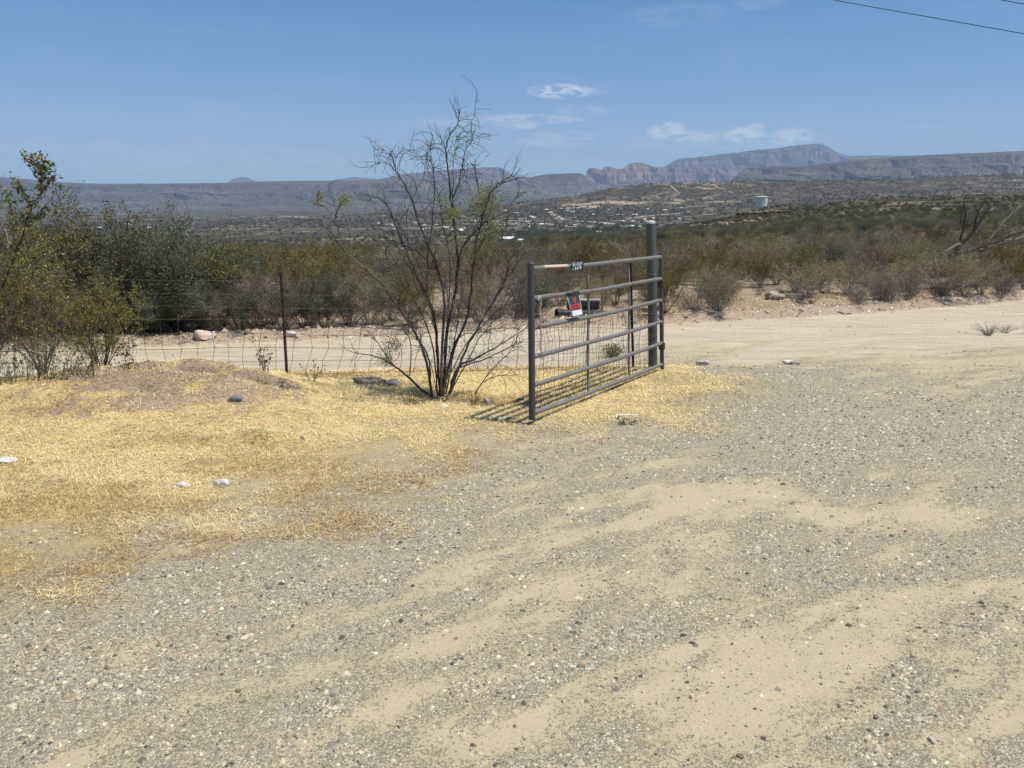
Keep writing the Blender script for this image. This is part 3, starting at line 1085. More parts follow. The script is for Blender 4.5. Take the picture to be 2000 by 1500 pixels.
# ------------------------------------------------------------------ wire fence
fb = P(561, 741, 7.85)
fb.z = float(zg(fb.x, fb.y))
fence = empty('wire_fence', fb, 'sagging field wire fence on rusty T-posts with barbed strands above', 'fence')
f_end = Vector((pb.x, pb.y, 0)) - Vector((fb.x, fb.y, 0))
t2 = P(1237, 716, 8.72)
t2.z = float(zg(t2.x, t2.y))


def fpt(s, h):
    """s metres to the right of the leaning T-post along the fence, h up"""
    if s >= 0:
        d = f_end.normalized()
        x, y = fb.x + d.x * s, fb.y + d.y * s
    else:
        x, y = fb.x + s, fb.y + s * 0.04
    return Vector((x, y, float(zg(x, y)) * 0.75 + fb.z * 0.25 + h))


Lf = f_end.length


def tpost(p0, top, nm):
    m = MB()
    r = top - p0
    d = Vector((f_end.x, f_end.y, 0)).normalized()
    n = Vector((-d.y, d.x, 0))
    a0, a1 = p0 - fb - r * 0.06, top - fb
    prof_ = [(-.015, 0), (-.015, .004), (-.003, .004), (-.003, .028), (.003, .028), (.003, .004), (.015, .004), (.015, 0)]
    V = []
    for c in (a0, a1):
        for (u_, w_) in prof_:
            V.append(tuple(c + d * u_ + n * w_))
    K = len(prof_)
    F = [(i, (i + 1) % K, K + (i + 1) % K, K + i) for i in range(K)]
    m.add(V, F, (0.055, 0.034, 0.029))
    # studs up the face
    for s in np.linspace(.08, .97, 18):
        c = a0.lerp(a1, s) - n * .004
        m.box(c.x, c.y, c.z, .012, .010, .012, (0.085, 0.042, 0.032))
    # round-ended top
    m.add([tuple(a1 + d * -.015), tuple(a1 + d * .015), tuple(a1 + n * .028)], [(0, 1, 2)], (0.10, 0.05, 0.035))
    m.build(nm, M['rust'], fence)


tpost(fb, P(548.5, 531, 7.88), 'fence_post')
tpost(t2, P(1231, 513, 8.72), 'fence_post')
WC = (0.10, 0.075, 0.058)
rf = np.random.default_rng(3)
hs_ = [0.03, 0.17, 0.31, 0.46, 0.62]
ss = np.arange(-7.0, Lf, 0.16)
JS = rf.normal(0, .010, (len(ss), len(hs_)))


def fw(i, j):
    s = ss[i]
    lean = 0.075 * math.sin(s * 1.1 + .5) * (j / 4) + 0.05 * (j / 4) + JS[i, j]
    lean += (0.03 if j == 2 else 0) * math.sin(s * 5)
    q = fpt(min(s + lean, Lf), hs_[j] + 0.015 * math.sin(s * 1.9 + j) - 0.02 * (j == 4) * abs(math.sin(s * 1.3)))
    q.y += 0.012 * math.sin(s * 3 + j)
    return q - fb


m = MB()
for i in range(len(ss)):
    m.tube([fw(i, j) for j in range(len(hs_))], 0.0025, 3, WC)
for j in range(len(hs_)):
    m.tube([fw(i, j) for i in range(len(ss))], 0.0026, 3, WC)
m.build('woven_wire', M['wire'], fence)
for hh in (0.745, 0.885, 1.03):
    m = MB()
    pts = []
    sw = np.arange(-7.0, Lf + .01, 0.25)
    for s in sw:
        sag = 0.02 * math.sin(s * .9 + hh * 5)
        pts.append(fpt(s, hh + sag) - fb)
    m.tube(pts, 0.0017, 3, (0.12, 0.10, 0.085))
    for s in np.arange(-6.9, Lf, 0.125):
        c = fpt(s, hh + 0.02 * math.sin(s * .9 + hh * 5)) - fb
        for q in range(2):
            v = Vector(rf.normal(0, 1, 3)).normalized() * .014
            m.tube([c - v, c + v], .0012, 3, (0.2, 0.17, 0.145))
    m.build('barbed_strand', M['wire'], fence)

# ------------------------------------------------------------------ branching plants
CREO = [((0.110, 0.105, 0.034), 4), ((0.165, 0.148, 0.044), 3), ((0.27, 0.215, 0.07), 1.6), ((0.25, 0.15, 0.06), 1)]
MESQ = [((0.082, 0.100, 0.060), 5), ((0.120, 0.138, 0.078), 3), ((0.17, 0.17, 0.10), 1.3)]
BROWNO = [((0.215, 0.190, 0.098), 4), ((0.175, 0.172, 0.092), 4), ((0.30, 0.215, 0.115), 2)]
GREYD = [((0.15, 0.13, 0.10), 3), ((0.10, 0.09, 0.06), 2)]
PALEG = [((0.17, 0.185, 0.07), 3), ((0.23, 0.225, 0.10), 2)]


def leaves(m, pts, dirs, n_per, spread, size, pal, rng, elong=1.8):
    """little diamond leaves scattered about each point"""
    pts = np.repeat(np.asarray(pts), n_per, 0)
    dirs = np.repeat(np.asarray(dirs), n_per, 0)
    N_ = len(pts)
    c = pts + rng.normal(0, spread, (N_, 3))
    a = dirs + rng.normal(0, 0.8, (N_, 3))
    a /= np.linalg.norm(a, axis=1)[:, None]
    b = rng.normal(0, 1, (N_, 3))
    b -= a * (a * b).sum(1)[:, None]
    b /= np.linalg.norm(b, axis=1)[:, None]
    s = size * rng.uniform(.6, 1.35, N_)[:, None]
    V = np.stack([c - a * s * elong * .5, c + b * s * .5, c + a * s * elong * .5, c - b * s * .5], 1).reshape(-1, 3)
    idx = np.arange(N_)[:, None] * 4
    F = idx + np.array([0, 1, 2, 3])
    w = np.array([p[1] for p in pal], float)
    ci = rng.choice(len(pal), N_, p=w / w.sum())
    colr = np.array([p[0] for p in pal])[ci] * rng.uniform(.75, 1.3, (N_, 1))
    m.add(V, F, np.repeat(colr, 4, 0))


def shrub_mesh(seed, h=1.5, rad=0.9, stems=14, subs=5, twigs=4, leafn=7, leafs=0.022, pal=CREO, wood=(0.10, 0.085, 0.07), lean=0.75,
               gap=0.15, bare=0.25, thick=0.011, droop=0.0, leafspread=0.05):
    rng = np.random.default_rng(seed)
    mt, ml = MB(), MB()
    lp, ld = [], []
    for s in range(stems):
        a = 2 * math.pi * (s + rng.uniform(-.4, .4)) / stems
        out = lean * rng.uniform(.25, 1.0)
        d = np.array([math.cos(a) * out, math.sin(a) * out, 1.0])
        d /= np.linalg.norm(d)
        L_ = h * rng.uniform(.75, 1.05) / max(d[2], .55)
        p = np.array([math.cos(a), math.sin(a), 0]) * .06 * rng.uniform(.3, 1)
        pts = [p]
        n = 6
        for i in range(n):
            d = d + rng.normal(0, .10, 3) + np.array([0, 0, .06 - droop * i / n])
            d /= np.linalg.norm(d)
            p = p + d * L_ / n
            pts.append(p)
        pts = np.array(pts)
        wc = np.array(wood) * (rng.uniform(.7, 1.5) if rng.random() < .78 else rng.uniform(2.0, 2.9))
        r0 = thick * rng.uniform(.7, 1.3)
        mt.tube(pts, np.linspace(r0, r0 * .25, n + 1), 4, wc, cap=False)
        for j in range(subs):
            f = rng.uniform(.25, .98)
            k = f * n
            i0 = min(int(k), n - 1)
            b0 = pts[i0] + (pts[i0 + 1] - pts[i0]) * (k - i0)
            dd = (pts[i0 + 1] - pts[i0])
            dd = dd / np.linalg.norm(dd) + rng.normal(0, .55, 3) + np.array([d[0], d[1], .15]) * .3
            dd /= np.linalg.norm(dd)
            l2 = L_ * rng.uniform(.22, .42)
            q = [b0]
            for i in range(3):
                dd = dd + rng.normal(0, .18, 3) + np.array([0, 0, .10 - droop])
                dd /= np.linalg.norm(dd)
                q.append(q[-1] + dd * l2 / 3)
            q = np.array(q)
            mt.tube(q, np.linspace(r0 * .45, r0 * .15, 4), 3, wc, cap=False)
            for t in range(twigs):
                g = rng.uniform(.2, 1) * 3
                i1 = min(int(g), 2)
                c0 = q[i1] + (q[i1 + 1] - q[i1]) * (g - i1)
                d3 = dd + rng.normal(0, .6, 3)
                d3 /= np.linalg.norm(d3)
                l3 = l2 * rng.uniform(.3, .7)
                e = np.array([c0, c0 + d3 * l3 * .5, c0 + (d3 + rng.normal(0, .25, 3)) * l3])
                mt.tube(e, [r0 * .16, r0 * .12, r0 * .08], 3, wc * 1.1, cap=False)
                if rng.random() > bare:
                    for ff in (.45, .75, 1.0):
                        lp.append(e[0] + (e[2] - e[0]) * ff)
                        ld.append(d3)
    if lp and leafn:
        leaves(ml, lp, ld, leafn, leafspread, leafs, pal, rng)
    return mt, ml


KINDS = {}


def make_kind(key, specs):
    out = []
    for i, kw in enumerate(specs):
        mt, ml = shrub_mesh(**kw)
        wm = mt.mesh('stems')
        wm.materials.append(M['bark'])
        lm_ = None
        if ml.n:
            lm_ = ml.mesh('foliage')
            lm_.materials.append(M['leaf'])
        hh_ = float(np.percentile(np.vstack(ml.v if ml.n > 3000 else mt.v)[:, 2], 99.3))
        out.append((wm, lm_, hh_))
    KINDS[key] = out


make_kind('creosote', [dict(seed=21 + i, h=1.5, stems=15, subs=6, twigs=5, leafn=9, leafs=.019, pal=CREO, lean=.62, bare=.12, leafspread=.035) for i in range(3)])
make_kind('mesquite', [dict(seed=41 + i, h=1.6, stems=13, subs=8, twigs=6, leafn=11, leafs=.021, pal=MESQ, lean=1.1, bare=.10, wood=(.085, .072, .06), thick=.018,
                            leafspread=.06) for i in range(3)])
make_kind('olive', [dict(seed=61 + i, h=1.2, stems=16, subs=6, twigs=5, leafn=8, leafs=.019, pal=BROWNO, lean=.95, bare=.2, wood=(.24, .21, .175), leafspread=.05) for i in range(3)])
make_kind('twiggy', [dict(seed=81 + i, h=.9, stems=22, subs=7, twigs=5, leafn=1, leafs=.018, pal=GREYD, lean=1.15, bare=.5, wood=(.15, .125, .105), thick=.008) for i in range(2)])
_cnt = {}


def place_shrub(kind, x, y, h, label, group=None, z=None, i=None, wide=1.0, nm='bush', cat='bush'):
    lst = KINDS[kind]
    wm, lm_, h0 = lst[random.randrange(len(lst)) if i is None else i]
    s = h / h0
    root = empty(nm, (x, y, float(zg(x, y)) - .02 if z is None else z), label, cat, group, random.uniform(0, 6.28))
    root.scale = (s * wide, s * wide, s)
    a = link('stems', wm, root)
    if lm_ is not None:
        b = link('foliage', lm_, root)
    return root


def px_x(px, y):
    return (px - 1000) / 1500.0 * y * 1.015


# left mass beyond the road : dark mesquites and creosotes
LG = 'dark green bushes along the far verge left of the leaning T-post'
for (px, topv, y, kd, lb) in [(55, 405, 13.6, 'mesquite', 'dark bush furthest left behind the yellow-green creosote'),
                              (115, 392, 14.2, 'mesquite', 'dark upright bush showing left of the tall bush tips by the mesa'),
                              (165, 378, 13.4, 'creosote', 'tall thin-tipped bush left of the dark green mesquite mass'),
                              (235, 432, 14.6, 'mesquite', 'dark green mesquite behind the second bush from the left'),
                              (285, 405, 13.7, 'mesquite', 'tall dark mesquite with spiky tips left of the pale bare tree'),
                              (350, 440, 14.0, 'mesquite', 'rounded dark green mesquite at the middle of the left thicket'),
                              (405, 452, 15.0, 'mesquite', 'dense olive mesquite right of the pale bare branches'),
                              (440, 462, 14.2, 'creosote', 'olive green bush just left of the white roofs gap'),
                              (330, 520, 13.0, 'mesquite', 'low dark mesquite over the black shaded hollow by the road'),
                              (240, 540, 12.9, 'mesquite', 'low dark mesquite at the roadside behind the small creosote'),
                              (540, 535, 14.3, 'creosote', 'thin bush directly behind the leaning T-post'),
                              (600, 485, 15.5, 'creosote', 'rusty olive creosote right of the leaning T-post'),
                              (660, 465, 17.0, 'creosote', 'rusty olive creosote behind the left arm of the bare shrub'),
                              (720, 500, 16.0, 'olive', 'brown olive bush behind the left side of the bare shrub'),
                              (610, 560, 14.0, 'olive', 'brown tangled bush at the verge right of the T-post'),
                              (500, 545, 13.6, 'olive', 'grey brown bush at the verge left of the T-post')]:
    y = float(yfar(px_x(px, y - 1.2))) + 1.0 + max(0, y - 13.5) * .9
    x = px_x(px, y)
    zb = float(zg(x, y))
    h = P(px, topv, y).z - zb
    place_shrub(kd, x, y, h, lb, LG, wide=random.uniform(.95, 1.2))
# gaps filled lower down
for j, px in enumerate(list(range(-260, 30, 60)) + list(range(10, 760, 42))):
    y = random.uniform(13.4, 14.6) + (1.0 if px > 500 else 0)
    x = px_x(px, y)
    y = float(yfar(px_x(px, 12.3))) + random.uniform(.75, 1.7)
    x = px_x(px, y)
    place_shrub(random.choice(['mesquite', 'olive', 'mesquite', 'twiggy']), x, y, random.uniform(.75, 1.05), 'low shaded bush in the thicket beyond the road, ' + ('at the far left edge' if px < 100 else 'left of the pale bare tree' if px < 330 else 'between pale bare tree and T-post' if px < 550 else 'between T-post and bare shrub'), 'low bushes in the left roadside thicket')

# the belt right of the bare shrub : individuals nearest to the road
rp = random.Random(5)
BG = 'olive brown bushes of the brush belt beyond the road'
placed = []
n_ind = 0
far_pts = {k: [] for k in ('creosote', 'olive', 'mesquite', 'twiggy')}
cands = []
for _ in range(26000):
    y = 12.0 + (rp.random() ** 1.6) * 150
    t = rp.uniform(-1.0, 1.0)
    x = t * y
    if y < float(yfar(x)) + 0.40:
        continue
    cands.append((x, y))
cands.sort(key=lambda c: c[1])
cell = {}
for x, y in cands:
    md = 0.85 + 0.012 * y
    if y < 40:
        md *= 1.0
    kx, ky = int(x // 2), int(y // 2)
    ok = True
    for ax in (-2, -1, 0, 1, 2):
        for ay in (-2, -1, 0, 1, 2):
            for (qx, qy) in cell.get((kx + ax, ky + ay), ()):
                if (qx - x) ** 2 + (qy - y) ** 2 < md * md:
                    ok = False
    if not ok:
        continue
    px = 1000 + 1500 * x / y / 1.015
    if px < 760 and y < 17:
        continue
    if y > 32 and rp.random() < min(.85, .2 + (y - 32) / 50.):
        continue
    # keep the verge by the boulder and the fallen tree open
    if abs(x - px_x(1525, 16.2)) < 1.6 and y < 17.0:
        continue
    if .45 < x < 2.7 and y < 14.3:      # the pipe and the box lie here in the open
        continue
    cell.setdefault((kx, ky), []).append((x, y))
    zb = float(zg(x, y))
    r_ = rp.random()
    pn = float(fbm(np.array(x * .11), np.array(y * .11), 3))
    kind = 'olive' if r_ < .42 else 'creosote' if r_ < .66 + .3 * (pn - .5) else 'mesquite' if r_ < .80 else 'twiggy'
    h = {'olive': 1.1, 'creosote': 1.25, 'mesquite': 1.15, 'twiggy': .8}[kind] * rp.uniform(.7, 1.2)
    if y < 17 + abs(x) * .2:
        h *= .85
    # the view down to the town keeps the bushes low in the middle
    if 880 < px < 1260 and y < 70:
        h *= .88
    if px < 880 and y > 22:
        h *= .75
    if y > 30:
        h *= max(.55, 1 - (y - 30) / 60)
    if n_ind < 262 and abs(x / y) < .74:
        placed.append((kind, x, y, h, px))
        n_ind += 1
    else:
        if px < 300 and y > 60:
            continue
        far_pts[kind].append((x, y, zb - .03, h, rp.uniform(0, 6.28)))
desc = {'olive': 'brownish olive bush', 'creosote': 'yellow-olive creosote bush', 'mesquite': 'dark green mesquite bush', 'twiggy': 'grey leafless twiggy bush'}
for kind, x, y, h, px in placed:
    row = 'nearest the road' if y < float(yfar(x)) + 3.2 else 'further back'
    where = 'left of the bare shrub' if px < 700 else 'behind the bare shrub' if px < 1030 else 'behind the gate' if px < 1290 else 'just right of the gate post' if px < 1400 else 'left of the boulder' if px < 1500 else \
        'right of the boulder' if px < 1650 else 'left of the fallen tree' if px < 1810 else 'round the fallen dead tree'
    place_shrub(kind, x, y, h, f'{desc[kind]} {where}, {row}', f'{desc[kind]}es {where}, {row}', wide=rp.uniform(.95, 1.3))


# far bushes as ground cover : the same plants set out on points
def scatter(name, mesh_objs, pts, mat_list, h0):
    me = bpy.data.meshes.new(name)
    me.vertices.add(len(pts))
    A = np.array(pts)
    me.vertices.foreach_set('co', A[:, :3].astype(np.float32).ravel())
    sc = me.attributes.new('size', 'FLOAT', 'POINT')
    sc.data.foreach_set('value', (A[:, 3] / h0).astype(np.float32))
    ro = me.attributes.new('turn', 'FLOAT', 'POINT')
    ro.data.foreach_set('value', A[:, 4].astype(np.float32))
    o = link(name, me, kind='stuff')
    ng = bpy.data.node_groups.new(name + '_nodes', 'GeometryNodeTree')
    ng.interface.new_socket('Geometry', in_out='INPUT', socket_type='NodeSocketGeometry')
    ng.interface.new_socket('Geometry', in_out='OUTPUT', socket_type='NodeSocketGeometry')
    gi, go = ng.nodes.new('NodeGroupInput'), ng.nodes.new('NodeGroupOutput')
    jn = ng.nodes.new('GeometryNodeJoinGeometry')
    for so_ in mesh_objs:
        oi = ng.nodes.new('GeometryNodeObjectInfo')
        oi.transform_space = 'ORIGINAL'
        oi.inputs['Object'].default_value = so_
        ng.links.new(oi.outputs['Geometry'], jn.inputs[0])
    ip = ng.nodes.new('GeometryNodeInstanceOnPoints')
    ng.links.new(gi.outputs[0], ip.inputs['Points'])
    ng.links.new(jn.outputs[0], ip.inputs['Instance'])
    na = ng.nodes.new('GeometryNodeInputNamedAttribute')
    na.data_type = 'FLOAT'
    na.inputs['Name'].default_value = 'size'
    nb = ng.nodes.new('GeometryNodeInputNamedAttribute')
    nb.data_type = 'FLOAT'
    nb.inputs['Name'].default_value = 'turn'
    cx = ng.nodes.new('ShaderNodeCombineXYZ')
    ng.links.new(nb.outputs['Attribute'], cx.inputs['Z'])
    ng.links.new(cx.outputs[0], ip.inputs['Rotation'])
    ng.links.new(na.outputs['Attribute'], ip.inputs['Scale'])
    ng.links.new(ip.outputs[0], go.inputs[0])
    md = o.modifiers.new('scatter', 'NODES')
    md.node_group = ng
    return o


def source(kind):
    for ob in COL.objects:
        if ob.type == 'MESH' and ob.data is KINDS[kind][0][0]:
            st = ob
            fo = [c for c in ob.parent.children if c is not ob]
            return [st] + fo
    return []


# hillside bushes far up the slopes, fewer and rounder with distance
for _ in range(7000):
    y = 70 * (600 / 70) ** rp.random()
    t = rp.uniform(.02, .78)
    x = t * y
    if rp.random() < float(fbm(np.array(x * .02), np.array(y * .02), 3)) * .8:
        continue
    kind = rp.choice(['mesquite', 'mesquite', 'olive'])
    far_pts[kind].append((x, y, float(zg(x, y)) - .1, rp.uniform(.45, 1.3), rp.uniform(0, 6.28)))
for kind in far_pts:
    src = source(kind)
    if src and far_pts[kind]:
        scatter('brush', src, far_pts[kind], None, KINDS[kind][0][2])

# ------------------------------------------------------------------ near left creosotes
make_kind('near_creosote', [dict(seed=101, h=2.05, stems=15, subs=9, twigs=6, leafn=8, leafs=.017, pal=[((0.105, 0.100, 0.028), 4), ((0.17, 0.155, 0.040), 3), ((0.30, 0.245, 0.07), 1.7), ((0.25, 0.15, .05), .8)],
                                 lean=.9, bare=.05, wood=(.17, .15, .13), thick=.016, leafspread=.022)])
x = px_x(-45, 7.0)
place_shrub('near_creosote', x, 7.0, 1.75, 'large yellow-green creosote bush at the left edge by the mound', z=float(zg(x, 6.9)), nm='creosote_bush')
x = px_x(78, 8.2)
place_shrub('near_creosote', x, 8.2, 1.35, 'creosote bush just behind the fence at the far left', z=float(zg(x, 8.2)), wide=1.0, nm='creosote_bush')
make_kind('small_creosote', [dict(seed=131, h=1.2, stems=19, subs=6, twigs=5, leafn=8, leafs=.014, pal=CREO, lean=.62, bare=.15, wood=(.07, .055, .045), thick=.009, leafspread=.022)])
x = px_x(192, 7.7)
place_shrub('small_creosote', x, 7.7, 1.12, 'small fan-shaped creosote with many dark stems on the mound crest', z=float(zg(x, 7.7)) + .03, nm='creosote_bush')
# leafy branch reaching above the skyline at far left
m = MB()
lfm = MB()
rb = np.random.default_rng(77)
yb = 6.9
BR = [[(-40, 640), (5, 560), (30, 500), (45, 460), (52, 430), (62, 402), (85, 372), (100, 352), (107, 346)],
      [(85, 372), (80, 350), (78, 335), (84, 316), (80, 303)], [(80, 340), (72, 325), (60, 312), (50, 302)], [(84, 325), (92, 330), (103, 322)],
      [(62, 402), (48, 385), (38, 366), (28, 345)], [(30, 500), (25, 440), (22, 400), (12, 372)], [(52, 430), (75, 420), (90, 412), (110, 408)]]
for bi, b in enumerate(BR):
    pts = [P(q[0], q[1], yb + .05 * math.sin(i + bi)) for i, q in enumerate(b)]
    m.tube(pts, np.linspace(.010 if bi == 0 else .004, .0025 if bi == 0 else .0015, len(pts)), 5, (.05, .042, .04))
    cc, dd = [], []
    for i in range(len(pts) - 1):
        for f in np.linspace(0, 1, 5):
            if bi == 0 and i < 4:
                continue
            cc.append(tuple(pts[i].lerp(pts[i + 1], f)))
            dd.append(tuple((pts[i + 1] - pts[i]).normalized()))
    if cc:
        leaves(lfm, cc, dd, 7, .024, .021, [((.10, .105, .030), 3), ((.16, .15, .05), 2), ((.20, .15, .06), 1)], rb)
tb = empty('creosote_bush', P(-40, 640, yb), 'tall creosote branch standing above the skyline at the left edge', 'bush')
for nm_, mm, mt_ in (('stems', m, 'bark'), ('foliage', lfm, 'leaf')):
    o = mm.build(nm_, M[mt_], tb)
    o.data.transform(__import__('mathutils').Matrix.Translation(-tb.location))

# ------------------------------------------------------------------ the leafless shrub by the gate
hb = P(862, 777, 7.0)
hb.z = float(zg(hb.x, hb.y))
hero = empty('bare_shrub', hb, 'tall nearly leafless shrub of many dark crooked stems between T-post and gate', 'shrub')
rh = np.random.default_rng(19)
S_ = 2.273


def cpx(p):
    return 580 + p[0] / S_, 180 + p[1] / S_


DK_, GY, TN = (.070, .060, .053), (.20, .185, .165), (.11, .09, .07)
STEMS = [
    (.017, DK_, -.25, [(600, 1355), (575, 1200), (520, 1060), (450, 960), (380, 860), (300, 780), (220, 712)]),
    (.008, GY, -.30, [(300, 780), (225, 715), (195, 650), (180, 600), (165, 570)]),
    (.007, DK_, -.30, [(220, 712), (140, 612), (60, 570)]),
    (.006, GY, -.30, [(165, 575), (140, 520), (100, 498), (95, 460)]),
    (.006, DK_, -.28, [(165, 575), (178, 530), (200, 490), (238, 463)]),
    (.003, GY, -.28, [(175, 540), (165, 490), (157, 440)]),
    (.016, DK_, .2, [(605, 1360), (500, 1272), (430, 1215), (350, 1175), (258, 1158)]),
    (.008, DK_, .25, [(430, 1215), (385, 1150), (335, 1080), (290, 1035)]),
    (.019, DK_, .1, [(635, 1350), (622, 1150), (612, 1000), (575, 900), (525, 800), (482, 700), (440, 600), (405, 510), (355, 470)]),
    (.018, DK_, -.1, [(640, 1350), (645, 1150), (655, 950), (638, 830), (600, 720), (545, 590), (512, 480), (470, 400), (435, 335), (418, 268)]),
    (.005, GY, -.1, [(470, 400), (430, 340), (385, 312), (322, 328)]),
    (.004, GY, -.12, [(450, 365), (455, 300), (490, 262), (530, 262), (548, 292)]),
    (.004, GY, -.12, [(435, 335), (440, 290), (470, 262), (515, 258)]),
    (.004, GY, -.05, [(418, 300), (400, 268), (360, 255)]),
    (.010, DK_, .05, [(575, 900), (578, 760), (592, 640), (605, 520), (612, 430), (605, 350), (625, 330)]),
    (.005, GY, .05, [(510, 480), (540, 420), (565, 370), (580, 330)]),
    (.018, DK_, .15, [(650, 1350), (665, 1080), (700, 900), (712, 780), (712, 690), (695, 560), (685, 470), (675, 380), (665, 300), (663, 240), (682, 185), (712, 145), (722, 88)]),
    (.008, DK_, .18, [(685, 490), (712, 425), (732, 350), (738, 300), (752, 250), (778, 208), (774, 150), (785, 100), (800, 5)]),
    (.005, GY, .18, [(738, 300), (700, 270), (720, 240), (778, 210), (845, 197)]),
    (.004, GY, .16, [(735, 295), (770, 318), (805, 322), (840, 288)]),
    (.006, DK_, .12, [(690, 560), (692, 400), (698, 260), (712, 200), (748, 168)]),
    (.005, TN, .1, [(665, 300), (640, 255), (600, 252), (575, 285), (600, 320), (640, 360), (668, 400)]),
    (.004, TN, .1, [(663, 250), (640, 232), (610, 228)]),
    (.017, DK_, -.05, [(640, 1345), (690, 1150), (755, 1000), (775, 850), (788, 720), (812, 600), (838, 500), (865, 440), (920, 400), (1005, 375)]),
    (.006, DK_, -.05, [(865, 440), (900, 400), (940, 380), (985, 350)]),
    (.012, DK_, .2, [(700, 900), (735, 690), (790, 620), (815, 560), (820, 500), (800, 400), (785, 330)]),
    (.006, GY, .2, [(700, 440), (735, 370), (738, 330)]),
    (.010, DK_, -.2, [(735, 690), (800, 610), (850, 570), (905, 545)]),
    (.015, DK_, -.3, [(675, 1340), (715, 1225), (800, 1180), (900, 1120), (1020, 1048)]),
    (.009, DK_, -.35, [(715, 1225), (850, 1180), (950, 1130), (990, 1110)]),
    (.015, DK_, .1, [(680, 1335), (735, 1180), (795, 1060), (860, 950), (915, 860), (965, 785), (1012, 715)]),
    (.009, DK_, .1, [(860, 950), (925, 830), (935, 760), (985, 705), (1050, 695)]),
    (.008, GY, 0., [(770, 900), (810, 790), (850, 720), (890, 690), (960, 705)]),
    (.004, GY, 0., [(850, 720), (862, 650), (880, 600)]),
    (.008, DK_, .15, [(600, 790), (560, 730), (500, 690), (430, 660), (370, 645), (310, 648)]),
    (.006, DK_, .1, [(560, 830), (520, 730), (470, 620), (430, 560), (380, 480), (300, 455)]),
    (.006, DK_, .3, [(500, 900), (440, 820), (395, 740), (390, 640), (360, 540), (330, 480)]),
    (.006, DK_, .25, [(540, 900), (500, 760), (490, 640), (490, 520)]),
    (.007, DK_, -.4, [(790, 1340), (850, 1250), (905, 1190), (960, 1130), (985, 1060)]),
    (.006, DK_, -.4, [(830, 1290), (870, 1265), (950, 1255), (1025, 1272)]),
    (.008, DK_, .1, [(500, 1260), (505, 1120), (475, 1060), (440, 1000)]),
    (.010, DK_, .05, [(595, 1355), (590, 1220), (560, 1130), (525, 1090), (480, 1060), (300, 1042)]),
    (.010, DK_, -.15, [(625, 1350), (610, 1180), (585, 1060), (540, 960), (500, 880), (470, 800), (400, 700), (340, 640)]),
    (.009, DK_, .25, [(650, 1340), (700, 1100), (720, 980), (735, 860), (725, 780)]),
    (.010, DK_, .2, [(660, 1340), (700, 1140), (740, 1075), (800, 1070), (870, 1050)]),
    (.006, DK_, -.1, [(800, 1060), (900, 960), (970, 940), (1000, 920)]),
    (.005, GY, -.3, [(685, 1010), (690, 940), (700, 925), (712, 950), (712, 1020)]),
    (.008, DK_, .0, [(788, 720), (830, 650), (850, 560), (870, 480)]),
]
for q_ in [0, 8, 9, 16, 23, 28, 30, 34, 35, 36, 37, 42, 43, 44, 31, 25, 14, 26]:
    r0, col_, off, cps = STEMS[q_]
    dx_, sw_ = rh.normal(0, 26), rh.normal(0, 55)
    hi = max(c[1] for c in cps)
    STEMS.append((r0 * .5, col_ if rh.random() < .6 else GY, off + rh.normal(0, .25),
                  [(c[0] + (dx_ + sw_ * ((hi - c[1]) / 900.)) * min(1, i * .5), c[1] + rh.normal(0, 14) * min(i, 1) + 12 * min(i, 1)) for i, c in enumerate(cps[:max(3, len(cps) - 2)])]))
lp, ld = [], []
for (r0, col_, off, cps) in STEMS:
    n0 = len(cps)
    raw = []
    for i, c in enumerate(cps):
        px_, v_ = cpx(c)
        hgt = (1355 - c[1]) / 1355.0
        yv = 7.0 + off * (0.3 + 2.2 * min(max(hgt, 0), 1)) + .03 * rh.normal()
        if i == 0 and c[1] > 1300 and abs(c[0] - 640) < 60:
            q = P(px_, v_, 7.0)
        else:
            q = P(px_, v_, yv)
        raw.append(np.array(q))
    raw = np.array(raw)
    # catmull-rom through the traced joints with small kinks
    pts = []
    for i in range(n0 - 1):
        p0, p1, p2, p3 = raw[max(i - 1, 0)], raw[i], raw[i + 1], raw[min(i + 2, n0 - 1)]
        for t in np.linspace(0, 1, 4, endpoint=False):
            pts.append(.5 * ((2 * p1) + (-p0 + p2) * t + (2 * p0 - 5 * p1 + 4 * p2 - p3) * t * t + (-p0 + 3 * p1 - 3 * p2 + p3) * t ** 3))
    pts.append(raw[-1])
    pts = np.array(pts)
    pts[1:-1] += rh.normal(0, .004, pts[1:-1].shape)
    pts -= np.array(hb)
    m = MB()
    r0 = r0 * .82
    m.tube(pts, np.linspace(r0, max(r0 * .24, .0009), len(pts)), 6, np.array(col_) * rh.uniform(.8, 1.3))
    # curling side twigs
    Ls = np.linalg.norm(np.diff(pts, axis=0), axis=1).sum()
    for k in range(int(4 + Ls * 19)):
        i = rh.integers(max(1, len(pts) // 4), len(pts))
        p = pts[i].copy()
        if p[2] < .10:
            continue
        d = pts[min(i, len(pts) - 1)] - pts[i - 1]
        d /= np.linalg.norm(d)
        d = d + rh.normal(0, .75, 3)
        d /= np.linalg.norm(d)
        l = rh.uniform(.05, .26)
        curl = rh.normal(0, .22, 3)
        tw = [p]
        for j in range(5):
            d = d + curl
            d /= np.linalg.norm(d)
            tw.append(tw[-1] + d * l / 5)
        m.tube(tw, np.linspace(.0028, .0012, 6), 3, np.array(GY if rh.random() < .45 else DK_) * rh.uniform(.8, 1.4), cap=False)
        if rh.random() < .4:
            d2 = d + rh.normal(0, .6, 3)
            m.tube([tw[3], tw[3] + d2 * .04, tw[3] + d2 * .07 + curl * .03], [.0016, .0013, .001], 3, GY, cap=False)
    m.build('stem', M['bark'], hero, True)
